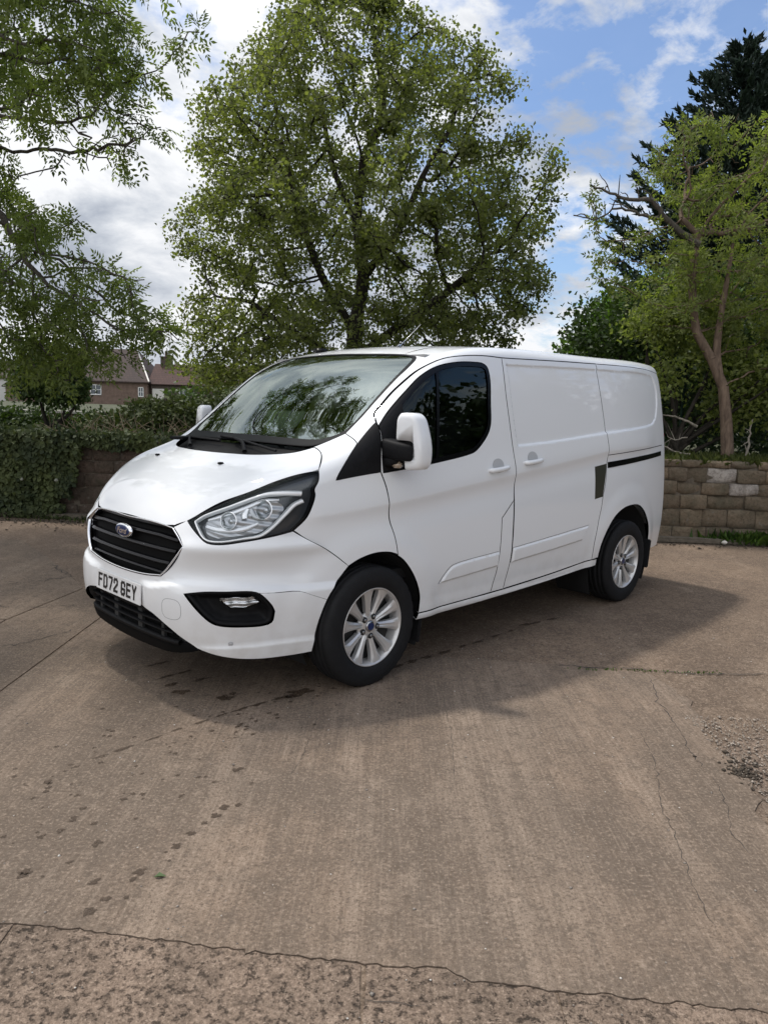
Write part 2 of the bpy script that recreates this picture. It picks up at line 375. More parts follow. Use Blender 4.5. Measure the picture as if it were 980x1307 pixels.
def panel_arrays(dom, outer, holes=(), h=.014, gap=.002, disp=None, flange=.015, extra=(), mirror_u=False):
    d = DM[dom]; sc = d.scale()
    loops = [offset_loop(np.asarray(outer)*sc, gap)]+[offset_loop(np.asarray(q)*sc, -gap) for q in holes]
    lo, hi = loops[0].min(0), loops[0].max(0)
    gx, gy = np.meshgrid(np.arange(lo[0], hi[0], h), np.arange(lo[1], hi[1], h*.9)); gx[1::2] += h/2
    G = np.stack([gx.ravel(), gy.ravel()], 1); G += (RNG.random(G.shape)-.5)*1e-4
    X = np.concatenate([np.asarray(e)*sc for e in extra]) if extra else np.zeros((0, 2))
    B = np.concatenate(loops)
    if len(X):
        kx = inside(X, loops[0])
        for q in loops[1:]: kx &= ~inside(X, q)
        X = X[kx]; X = X[~near_any(X, B, h*.5)]
    k = inside(G, loops[0])
    for q in loops[1:]: k &= ~inside(G, q)
    G = G[k]; G = G[~near_any(G, np.concatenate([B, X]) if len(X) else B, h*.6)]
    P2 = np.concatenate([B, X, G]); ed = []; o_ = 0
    for L_ in loops:
        n_ = len(L_); ed += [(o_+i, o_+(i+1) % n_) for i in range(n_)]; o_ += n_
    r = delaunay_2d_cdt([Vector(p) for p in P2.tolist()], ed, [], 0, 1e-7)
    V2 = np.array([(q.x, q.y) for q in r[0]]); T = np.array([f_ for f_ in r[2] if len(f_) == 3])
    c = V2[T].mean(1); kk = inside(c, loops[0])
    for q in loops[1:]: kk &= ~inside(c, q)
    T = T[kk]; used = np.unique(T); mp = -np.ones(len(V2), int); mp[used] = np.arange(len(used)); V2 = V2[used]; T = mp[T]
    P, n = d.eval(V2/sc, disp)
    fn = np.cross(P[T[:, 1]]-P[T[:, 0]], P[T[:, 2]]-P[T[:, 0]]); fl = (fn*n[T].mean(1)).sum(1) < 0; T[fl] = T[fl][:, ::-1]
    V = [P]; NN = [n]; Q = []; off = len(P)
    if flange:
        for L_ in loops:
            Pl, nl = d.eval(L_/sc, disp); k_ = len(Pl)
            Tn = np.roll(Pl, -1, 0)-np.roll(Pl, 1, 0); side = np.cross(Tn, nl); side /= np.linalg.norm(side, axis=1)[:, None]+1e-12
            c0 = .0018   # small rounded lip
            l1 = Pl-nl*c0*.2; l2 = Pl-nl*flange
            ar = np.sum(L_[:, 0]*np.roll(L_[:, 1], -1)-np.roll(L_[:, 0], -1)*L_[:, 1])
            V += [Pl, l2]; NN += [side, side]
            for i in range(k_):
                j = (i+1) % k_; Q.append((off+i, off+j, off+k_+j, off+k_+i))
            off += 2*k_
    return np.concatenate(V), np.concatenate(NN), T, Q
def build(name, arrs, mat_, parent):
    V = []; NN = []; T = []; Q = []; o_ = 0
    for a in arrs:
        V.append(a[0]); NN.append(a[1]); T.append(a[2]+o_); Q += [tuple(i+o_ for i in q) for q in a[3]]; o_ += len(a[0])
    V = np.concatenate(V); NN = np.concatenate(NN); T = np.concatenate(T)
    me = mesh_np(name, V, np.array(Q) if Q else None, T)
    o = link(name, me, mat_, parent, True)
    if len(me.vertices) == len(NN): me.normals_split_custom_set_from_vertices(NN.tolist())
    return o
def panel(name, dom, outer, mat_, parent, **kw): return build(name, [panel_arrays(dom, outer, **kw)], mat_, parent)
def to_uv(dom, pts):       # 3-D control points -> uv control points, keeping the sharp flags
    out = []
    for p in pts:
        q = DM[dom].uv(np.array([p[:3]]))[0]; out.append((q[0], q[1], 'S') if p[-1] == 'S' else (q[0], q[1]))
    return out
def sy(pts):  # mirror half outline (y>=0, first and last on the centre line) to a full loop
    return list(pts)+[((p[0], -p[1], 'S') if p[-1] == 'S' else (p[0], -p[1])) for p in reversed(pts[1:-1])]
# ---- pressed features of the side panels
CREASE = np.array([(.45, .975), (.24, .99), (-.10, 1.025), (-.5, 1.068), (-.81, 1.10), (-1.25, 1.14), (-1.69, 1.185), (-2.5, 1.268), (-3.27, 1.30), (-3.5, 1.305)])
RECESS = curve([(-1.262, 1.857, S), (-1.8, 1.875), (-2.45, 1.893), (-3.42, 1.905), (-3.56, 1.885), (-3.625, 1.80), (-3.625, 1.68), (-3.54, 1.53), (-3.44, 1.475), (-3.34, 1.458), (-2.48, 1.397), (-1.69, 1.338), (-1.31, 1.318, S), (-1.285, 1.5)], .02)
def sstep(a, b, x): t_ = np.clip((x-a)/(b-a), 0, 1); return t_*t_*(3-2*t_)
def dside(P):
    x, z = P[:, 0], P[:, 2]; XZ = np.stack([x, z], 1)
    zc = np.interp(x, CREASE[::-1, 0], CREASE[::-1, 1]); u = z-zc
    d = .014*np.where(u > 0, np.exp(-(u/.13)**2), np.exp(-(np.abs(u)/.042)**1.6))
    d = d*sstep(.5, .30, x)*sstep(-3.55, -3.2, x)
    d -= .006*np.exp(-((u+.10)/.07)**2)*sstep(.2, -.3, x)*sstep(-3.4, -3.1, x)
    k = (x < -1.2) & (z > 1.25) & (x > -3.7)
    if k.any():
        q = XZ[k]; ds = segdist(q, RECESS); ins = inside(q, RECESS); dd = d[k]
        dd = dd*(1-sstep(0, .03, np.where(ins, ds, 0)))-.0085*sstep(0, .014, np.where(ins, ds, 0)); d[k] = dd
    for cx_, r1, r2, am in ((0., .46, .60, .012), (-2.933, .54, .68, .010)):
        rr = np.hypot(x-cx_, z-.335)
        d += am*(1-sstep(r1, r2, rr))
    d += .006*sstep(.44, .36, z)*sstep(-.30, -.45, x)*sstep(-2.5, -2.35, x)
    return d*sstep(0.15, .5, P[:, 1])
# ---- pressed features of the bumper
def dfront(P):
    x, y, z = P[:, 0], np.abs(P[:, 1]), P[:, 2]
    zl = .615+.05*sstep(.3, .60, y)+.0*y-.045*sstep(.70, .9, y)
    d = .021*sstep(zl+.014, zl-.026, z)*sstep(.20, .34, y)                       # lower half stands proud
    d -= .030*np.exp(-((z-(.70))/.07)**2)*sstep(.42, .58, y)*sstep(.92, .80, y)  # hollow under the headlamp
    d += .018*np.exp(-((z-.83)/.040)**2)*sstep(.45, .6, y)
    d += .011*sstep(.350, .322, z-.015*(y-.6))*sstep(.55, .68, y)             # spoiler lip
    rr = np.hypot(x, z-.335); d += .012*(1-sstep(.46, .60, rr))*sstep(.80, .86, y)
    return d
VAN = empty('white_van'); tag(VAN, 'white panel van with closed side doors parked on the concrete yard', 'van')
G = .003
# ---- outlines (side view x,z / plan x,y / 3-D)
DOOR = curve([(-.170, .722, S), (-.205, .70), (-.27, .635), (-.335, .54), (-.372, .45), (-.374, .352, S), (-.8, .357), (-1.085, .363, S), (-1.125, .50), (-1.14, .64), (-1.145, .855, S), (-1.275, .965, S),
              (-1.28, 1.11), (-1.25, 1.37), (-1.222, 1.67), (-1.222, 1.893, S), (-1.02, 1.893), (-.80, 1.876), (-.66, 1.852), (-.55, 1.815), (-.44, 1.762), (-.29, 1.66), (-.17, 1.562), (-.105, 1.505), (-.082, 1.468, S), (-.075, 1.44),
              (-.058, 1.30), (-.052, 1.20, S), (-.082, 1.12), (-.10, 1.03), (-.113, .94), (-.145, .84)], .014)
WIN = curve([(-.082, 1.447, S), (-.16, 1.522), (-.31, 1.645), (-.44, 1.737), (-.58, 1.80), (-.76, 1.835), (-.92, 1.845), (-1.01, 1.842), (-1.052, 1.82), (-1.066, 1.75), (-1.05, 1.60), (-1.035, 1.47), (-1.005, 1.41), (-.93, 1.34), (-.86, 1.296), (-.79, 1.278), (-.47, 1.235), (-.07, 1.192, S), (-.068, 1.30)], .016)
FLAP = curve([(-1.145, .855, S), (-1.275, .965, S), (-1.272, .75), (-1.272, .60), (-1.262, .52), (-1.225, .365, S), (-1.085, .363, S), (-1.125, .50), (-1.14, .64)], .014)
SLIDE = curve([(-1.225, .366, S), (-1.262, .52), (-1.275, .62), (-1.28, .97), (-1.28, 1.11), (-1.25, 1.37), (-1.222, 1.67), (-1.222, 1.893, S), (-1.6, 1.905), (-2.0, 1.918), (-2.452, 1.93, S), (-2.47, 1.74), (-2.49, 1.59), (-2.51, 1.40), (-2.522, 1.23),
               (-2.515, 1.15), (-2.495, 1.02), (-2.46, .91), (-2.445, .83), (-2.415, .74), (-2.39, .64), (-2.372, .56), (-2.365, .425, S), (-1.8, .39)], .014)
ARCHR = [(-2.455, .43), (-2.475, .53), (-2.555, .655), (-2.66, .745), (-2.79, .795), (-2.94, .812), (-3.09, .80), (-3.21, .75), (-3.32, .66), (-3.385, .58), (-3.42, .48)]
cz = np.array([.36, .5, .8, 1.1, 1.4, 1.7, 1.85])
def rear_corner(zs):
    z_ = np.asarray(zs, float); b_ = np.stack([np.full_like(z_, -3.5), np.full_like(z_, .45), z_], 1)
    return solve(b_, np.array([[-1., 1., 0]]), 0, .6)
rc = rear_corner(cz)
def rear_top(ys):
    y_ = np.asarray(ys, float); b_ = np.stack([np.full_like(y_, -3.45), y_, np.full_like(y_, 1.55)], 1)
    return solve(b_, np.array([[-1., 0., 1.]]), 0, .7)
DRIP = [(-2.452, .82, 1.93), (-3.0, .80, 1.942), (-3.5, .765, 1.94), (-3.72, .745, 1.925)]
QUART = curve([(-2.365, .425, S), (-2.372, .56), (-2.39, .64), (-2.415, .74), (-2.445, .83), (-2.46, .91), (-2.495, 1.02), (-2.515, 1.15), (-2.522, 1.23), (-2.51, 1.40), (-2.49, 1.59), (-2.47, 1.74), (-2.452, 1.93, S), (-3.0, 1.942), (-3.5, 1.94), (-3.72, 1.925, S)]
              + [(p[0], p[2]) for p in rc[::-1][:-1]] + [(rc[0][0], rc[0][2], S), (-3.60, .36), (-3.44, .37, S)] + ARCHR[::-1][:-1] + [(-2.455, .43, S)], .014)
SAIL3 = [(.238, .89, 1.163, S), (.225, .89, 1.185), (.15, .875, 1.265), (.062, .86, 1.352), (-.06, .85, 1.452), (-.078, .85, 1.462, S), (-.056, .91, 1.30), (-.052, .93, 1.20, S)]
WING3 = [(-.170, .95, .722, S), (-.145, .95, .84), (-.113, .95, .94), (-.10, .94, 1.03), (-.082, .94, 1.12), (-.052, .93, 1.20, S), (.238, .89, 1.163, S), (.225, .89, 1.185), (.15, .875, 1.265), (.062, .86, 1.352, S),
         (.05, .755, 1.405, S), (.13, .705, 1.36), (.205, .665, 1.325, S), (.208, .70, 1.318), (.225, .75, 1.30), (.27, .805, 1.262), (.322, .85, 1.22, S), (.342, .87, 1.16), (.368, .87, 1.12), (.365, .87, 1.09), (.385, .868, 1.03), (.42, .865, .97), (.485, .85, .91, S),
         (.42, .87, .868), (.30, .895, .80), (.17, .92, .702, S), (.10, .93, .733), (.0, .94, .752), (-.10, .95, .748)]
HEAD3 = [(.892, .505, .955, S), (.86, .54, .98), (.77, .62, 1.04), (.66, .71, 1.11), (.54, .77, 1.16), (.41, .82, 1.20), (.322, .85, 1.22, S), (.342, .87, 1.16), (.368, .87, 1.12), (.365, .87, 1.09), (.385, .868, 1.03), (.42, .865, .97), (.485, .85, .91, S), (.58, .83, .892), (.73, .77, .868), (.82, .70, .853), (.862, .655, .858), (.885, .59, .90)]
BONNET = curve(sy([(.485, 0.), (.48, .12), (.455, .28), (.415, .42), (.31, .59), (.205, .668, S), (.208, .70), (.225, .75), (.27, .805), (.322, .85, S), (.41, .82), (.54, .77), (.66, .71), (.77, .62), (.86, .54), (.892, .500, S), (.921, .435, S), (.934, .36), (.945, .18), (.948, 0.)]), .016)
GR3 = [(.948, 0, .925), (.945, .18, .928), (.934, .36, .922), (.921, .435, .915, S), (.925, .50, .875), (.93, .55, .832, S), (.955, .505, .76), (.98, .452, .695), (.98, .41, .664, S), (.995, .25, .646), (1.0, 0, .638)]
def sy3(pts): return list(pts)+[((p[0], -p[1], p[2], 'S') if p[-1] == 'S' else (p[0], -p[1], p[2])) for p in reversed(pts[1:-1])]
LOWTOP3 = [(1., 0, .487), (1., .23, .482), (.99, .36, .47), (.97, .47, .425), (.93, .55, .37), (.885, .61, .325, S)]
BUMP3 = [(1.0, 0, .638), (.995, .25, .646), (.98, .41, .664, S), (.98, .452, .695), (.955, .505, .76), (.93, .55, .832, S), (.925, .50, .875), (.921, .435, .915, S), (.892, .505, .955, S), (.885, .59, .90), (.862, .655, .858), (.82, .70, .853), (.73, .77, .868), (.58, .83, .892),
         (.485, .85, .91, S), (.42, .87, .868), (.30, .895, .80), (.17, .92, .702, S), (.205, .91, .66), (.28, .89, .57), (.335, .87, .44), (.37, .845, .262, S), (.51, .81, .257), (.70, .74, .268), (.80, .68, .29), (.885, .61, .325, S)] + LOWTOP3[::-1][1:]
FOG3 = [(.94, .575, .602, S), (.88, .66, .618), (.80, .72, .620), (.69, .785, .618), (.655, .80, .605), (.60, .82, .54), (.582, .82, .508, S), (.60, .815, .45), (.63, .80, .438), (.70, .77, .437), (.82, .705, .447), (.855, .68, .462)]
WS = [(-.545, 0.), (-.555, .25), (-.585, .45), (-.605, .56), (-.60, .64), (-.56, .69), (-.45, .728), (-.35, .742), (-.18, .752), (-.07, .757), (.05, .748), (.13, .705), (.20, .635), (.245, .5), (.285, .25), (.30, 0.)]
SCUT = [(.30, 0.), (.285, .25), (.245, .5), (.20, .635), (.13, .705, S), (.205, .668, S), (.31, .59), (.415, .42), (.455, .28), (.48, .12), (.485, 0.)]
def M_(o): return mirror_copy(o)
# bonnet, windscreen, scuttle
b = panel('bonnet', 'top', BONNET, PAINT, VAN, gap=G, h=.018)
for s_ in (1, -1):
    bm = bmesh.new(); bm_box(bm, (.59, .345*s_, F and 1.222), (.035, .016, .012), Matrix.Rotation(math.radians(-20*s_), 3, 'Z'), .004); from_bm('washer_nozzle', bm, BLACKPL, b, True)
WSL = curve(sy(WS), .02)
ws = panel('windscreen', 'top', WSL, SCREEN, VAN, gap=.004, h=.03, disp=lambda P: -.004, flange=0)
def loop_off(L, g): return offset_loop(L, g)
fr_in = offset_loop(WSL, .026)
# the printed border is wider along the bottom edge
kb = np.clip((WSL[:, 0]-.02)/.2, 0, 1); fr_in[:, 0] -= .035*kb
panel('printed_border', 'top', WSL, mat('glass_frit_black', (.008, .009, .010), .5, 0, 0, .06), ws, holes=[fr_in], gap=.002, h=.02, disp=lambda P: -.0015, flange=0)
seal = panel('windscreen_seal', 'top', WSL, BLACKPL, VAN, holes=[offset_loop(WSL, .008)], gap=-.001, h=.02, disp=lambda P: -.003, flange=.01)
sc_ = panel('scuttle_panel', 'top', curve(sy(SCUT), .02), BLACKPL, VAN, gap=0, h=.03, disp=lambda P: -.028, flange=.02)
# roof with the windscreen pillars, one pressing
rt = rear_top([.5]); XR = float(rt[0][0]); rty = rear_top(np.array([0, .25, .5, .6])); rtc = rear_top(np.array([.68]))
ROOFT = curve([(-.545, 0., S), (-.555, .25), (-.585, .45), (-.603, .55, S), (-1.2, .55), (-2., .55), (-3., .55), (float(rear_top([.55])[0][0]), .55, S)] + [(float(p[0]), float(p[1])) for p in rear_top(np.array([.3]))] + [(float(rear_top([0.])[0][0]), 0., S)], .03)
ra = panel_arrays('top', ROOFT, h=.035, gap=0, flange=0)
rb = (ra[0]*[1, -1, 1], ra[1]*[1, -1, 1], ra[2][:, ::-1], [])
z55 = lambda x: float(DM['top'].base(np.array([[x, .55]]))[0][2])
OUT3 = [(-.603, .55, z55(-.603), S), (-.60, .64, 1.868), (-.56, .69, 1.842), (-.45, .728, 1.78), (-.35, .742, 1.72), (-.18, .752, 1.59), (-.07, .757, 1.50), (.05, .755, 1.405, S), (.062, .86, 1.352, S), (-.075, .80, 1.462), (-.105, .80, 1.505), (-.17, .79, 1.562), (-.29, .78, 1.66), (-.44, .79, 1.762), (-.55, .79, 1.815), (-.66, .81, 1.852), (-.80, .82, 1.876), (-1.02, .83, 1.893), (-1.222, .835, 1.896), (-1.6, .835, 1.907), (-2.0, .83, 1.918)]
OUT3 += [(-2.452, .82, 1.93), (-3.0, .80, 1.942), (-3.5, .765, 1.94), (-3.72, .745, 1.925, S)]
_c = DM['side'].base(np.array([[-.105, 1.505], [-.075, 1.462], [-1.222, 1.893], [-1.6, 1.905], [-2., 1.918], [-2.452, 1.93], [-3., 1.942], [-3.5, 1.94], [-3.72, 1.925], [-.17, 1.562], [-.29, 1.66], [-.44, 1.762], [-.55, 1.815], [-.66, 1.852], [-.8, 1.876], [-1.02, 1.893]]))
_m = {round(float(p[0]), 3): p for p in _c}
_dt = curve([(-.082, 1.468), (-.105, 1.505), (-.17, 1.562), (-.29, 1.66), (-.44, 1.762), (-.55, 1.815), (-.66, 1.852), (-.80, 1.876), (-1.02, 1.893), (-1.222, 1.893)], .05, closed=False)
_dt = [tuple(map(float, q)) for q in DM['side'].base(np.array(_dt))]
k0 = [i for i, p in enumerate(OUT3) if p[:1] == (-.075,)][0]; k1 = [i for i, p in enumerate(OUT3) if p[:1] == (-1.222,)][0]
OUT3 = OUT3[:k0]+_dt+OUT3[k1+1:]
OUT3 = [((p[0], float(_m[round(p[0], 3)][1]), float(_m[round(p[0], 3)][2]))+((S,) if p[-1] == 'S' else ()) if round(p[0], 3) in _m and p[1] > .76 and p[0] < -1.3 or p[0] == -3.72 or p[0] == -3.5 else p) for p in OUT3]
e55 = rear_top([.55])[0]; e62 = rear_top([.64])[0]
OUT3 += [(float(e62[0]), float(e62[1]), float(e62[2])), (float(e55[0]), .55, float(e55[2]), S), (-3.0, .55, z55(-3.)), (-2., .55, z55(-2.)), (-1.2, .55, z55(-1.2))]
CANT = curve(to_uv('obl', OUT3), .014)
ca = panel_arrays('obl', CANT, h=.018, gap=0.0015, flange=.014)
cb_ = (ca[0]*[1, -1, 1], ca[1]*[1, -1, 1], ca[2][:, ::-1], [q[::-1] for q in ca[3]])
build('roof', [ra, rb, ca, cb_], PAINT, VAN)
# side panels
GC = .0034
wing = panel('front_wing', 'obl', curve(to_uv('obl', WING3), .012), PAINT, VAN, gap=GC, h=.013, disp=dside); wr = M_(wing)
def blk_in(P): return dside(P)+.004
sail = panel('mirror_sail', 'obl', curve(to_uv('obl', SAIL3), .012), BLACKPL, wing, gap=.001, h=.02, disp=blk_in); mirror_copy(sail, parent=wr)
fx = [np.stack([CREASE[:, 0]*0+np.linspace(.0, -3.4, len(CREASE)), CREASE[:, 1]*0], 1)]
xs_ = np.arange(-3.4, 0.05, .012); zc_ = np.interp(xs_, CREASE[::-1, 0], CREASE[::-1, 1])
creases = [np.stack([xs_, zc_+o_], 1) for o_ in (-.024, -.012, 0., .012)]
rec = [offset_loop(RECESS, o_) for o_ in (.0005, .0065, .0145)]
door = panel('front_door', 'side', DOOR, PAINT, VAN, holes=[WIN], gap=GC, h=.013, disp=dside, extra=creases); dr = M_(door)
slide = panel('sliding_door', 'side', SLIDE, PAINT, VAN, gap=GC, h=.014, disp=dside, extra=creases+rec); sr = mirror_copy(slide, 'side_panel')
quart = panel('rear_quarter_panel', 'side', QUART, PAINT, VAN, gap=GC, h=.015, disp=dside, extra=creases+rec); qr = M_(quart)
flap = panel('fuel_flap_panel', 'side', FLAP, PAINT, VAN, gap=GC, h=.02, disp=dside); M_(flap)
# door glass and its black frame
WG = offset_loop(WIN, .028)
fr_ = panel('window_frame', 'side', WIN, GLOSSBL, door, holes=[WG], gap=.001, h=.02, disp=lambda P: dside(P)*.0-.001, flange=.01); mirror_copy(fr_, parent=dr)
gp = panel('window_pane', 'side', WG, SIDEGL, door, gap=0, h=.04, disp=lambda P: -.008, flange=0); mirror_copy(gp, parent=dr)
DIV = curve([(-.575, 1.80, S), (-.553, 1.803, S), (-.49, 1.24, S), (-.515, 1.236, S)], .02)
dv = panel('window_divider', 'side', DIV, GLOSSBL, door, gap=0, h=.02, disp=lambda P: -.003, flange=.01); mirror_copy(dv, parent=dr)
TRI = curve([(-.08, 1.44, S), (-.25, 1.575, S), (-.225, 1.215, S), (-.07, 1.198, S)], .016)
tr = panel('mirror_base_trim', 'side', TRI, BLACKPL, door, gap=0, h=.02, disp=lambda P: .001, flange=.006); mirror_copy(tr, parent=dr)
# rub mouldings: raised body-colour strips
def moulding(pts, parent, mparent):
    L_ = curve(pts, .016)
    def dm(P):
        q = np.stack([P[:, 0], P[:, 2]], 1); dd = segdist(q, L_); return dside(P)+.003+.011*sstep(0, .016, dd)
    o = panel('rub_moulding', 'side', L_, PAINT, parent, gap=0, h=.010, disp=dm, flange=.006, extra=[offset_loop(L_, .008), offset_loop(L_, .017)]); mirror_copy(o, parent=mparent)
moulding([(-.535, .503, S), (-.585, .555), (-.64, .598), (-.70, .612), (-1.132, .636, S), (-1.130, .535, S), (-.8, .517)], door, dr)
moulding([(-1.282, .642, S), (-1.8, .675), (-2.27, .708, S), (-2.18, .597, S), (-1.8, .57), (-1.272, .54, S)], slide, sr)
# door handles
def handle(x, z, par, mpar):
    P, n = DM['side'].eval(np.array([[x, z]]), dside); p = P[0]
    e_ = empty('door_handle'); bpy.data.objects.remove(e_)
    bm = bmesh.new(); rot = Matrix.Rotation(math.radians(4.5), 3, 'Y')
    for i in range(9):
        pass
    L = .215; pts = [(-L/2, 0), (-L/2+.02, .030), (0, .036), (L/2-.02, .030), (L/2, 0)]
    ring = []
    for k in range(13):
        u = k/12; xx = L/2-L*u; bow = .034*math.sin(math.pi*min(max(u, .0), 1))**.35 if 0 < u < 1 else 0.002
        zz_ = .014 if .08 < u < .92 else .008
        ring.append([bm.verts.new(rot @ Vector((xx, bow+a*.008, c_*zz_))) for a, c_ in ((-1, -1), (-.6, -1.15), (.7, -.8), (1, 0), (.7, .8), (-.6, 1.15), (-1, 1))])
    for a, b_ in zip(ring[:-1], ring[1:]):
        for j in range(7): bm.faces.new((a[j], a[(j+1) % 7], b_[(j+1) % 7], b_[j]))
    bm.faces.new(ring[0]); bm.faces.new(ring[-1][::-1])
    bmesh.ops.recalc_face_normals(bm, faces=bm.faces); bmesh.ops.translate(bm, verts=bm.verts, vec=(p[0], p[1]-.002, p[2]))
    o = from_bm('door_handle', bm, PAINT, par, True); mirror_copy(o, parent=mpar)
    # finger cup behind it, a grey oval laid on the panel
    an = np.linspace(0, 2*math.pi, 28, endpoint=False); C2 = np.stack([x+.058*np.cos(an), z+.022+.045*np.sin(an)], 1)
    mc = MATS.get('cup') or mat('cup', (.45, .455, .46), .4)
    o = panel('handle_cup', 'side', C2, mc, par, gap=0, h=.012, disp=lambda P: dside(P)+.0015-.0*P[:, 0], flange=.0015); mirror_copy(o, parent=mpar)
handle(-1.085, 1.178, door, dr); handle(-1.475, 1.215, slide, sr)
# sliding rail, olive cover film, seam line of the quarter panel
RAIL = curve([(-2.53, 1.178, S), (-3.652, 1.236, S), (-3.655, 1.198, S), (-2.53, 1.132, S)], .02)
r_ = panel('slide_rail', 'side', RAIL, GLOSSBL, quart, gap=0, h=.012, disp=lambda P: dside(P)+.004, flange=.004); mirror_copy(r_, parent=qr)
TH = curve([(-2.53, 1.236, S), (-3.69, 1.292, S), (-3.69, 1.286, S), (-2.53, 1.230, S)], .02)
r_ = panel('panel_seam', 'side', TH, BLACKPL, quart, gap=0, h=.03, disp=lambda P: dside(P)+.0008, flange=0); mirror_copy(r_, parent=qr)
OL = curve([(-2.332, 1.152, S), (-2.512, 1.170, S), (-2.51, 1.13, S), (-2.457, .91, S), (-2.332, .897, S)], .02)
panel('black_film_patch', 'side', OL, OLIVE, slide, gap=.003, h=.03, disp=lambda P: dside(P)+.001, flange=0)
# drip channel along the roof
dp = [(p[0], p[1], p[2]) for p in _c]; dp = sorted([tuple(map(float, p)) for p in dp if -2.47 < p[0] < -.07], key=lambda p: -p[0])
dp = np.array(_dt+[p for p in dp if p[0] < -1.3]); g_ = gradF(dp)
o = tube('drip_seal', curve([tuple(q) for q in dp-g_*.0025], .04, closed=False), .0048, BLACKPL, VAN, 6); M_(o)
# sill
SILL = curve([(-.374, .350, S), (-.8, .355), (-1.22, .361), (-1.8, .385), (-2.365, .421, S), (-2.44, .418, S), (-2.435, .372, S), (-1.8, .345), (-1.22, .325), (-.8, .315), (-.36, .312, S)], .016)
o = panel('sill', 'side', SILL, PAINT, VAN, gap=.001, h=.014, disp=lambda P: dside(P)+.006*np.sin(np.clip((P[:, 2]-.31)/.05, 0, 1)*math.pi), flange=.03); M_(o)
# bumper
hol = [curve(to_uv('front', FOG3), .014)]; ml = [np.stack([-q[:, 0], q[:, 1]], 1)[::-1] for q in hol]
bump = panel('front_bumper', 'front', curve(to_uv('front', sy3(BUMP3)), .014), PAINT, VAN, holes=hol+ml, gap=.0022, h=.014, disp=dfront, flange=.02)
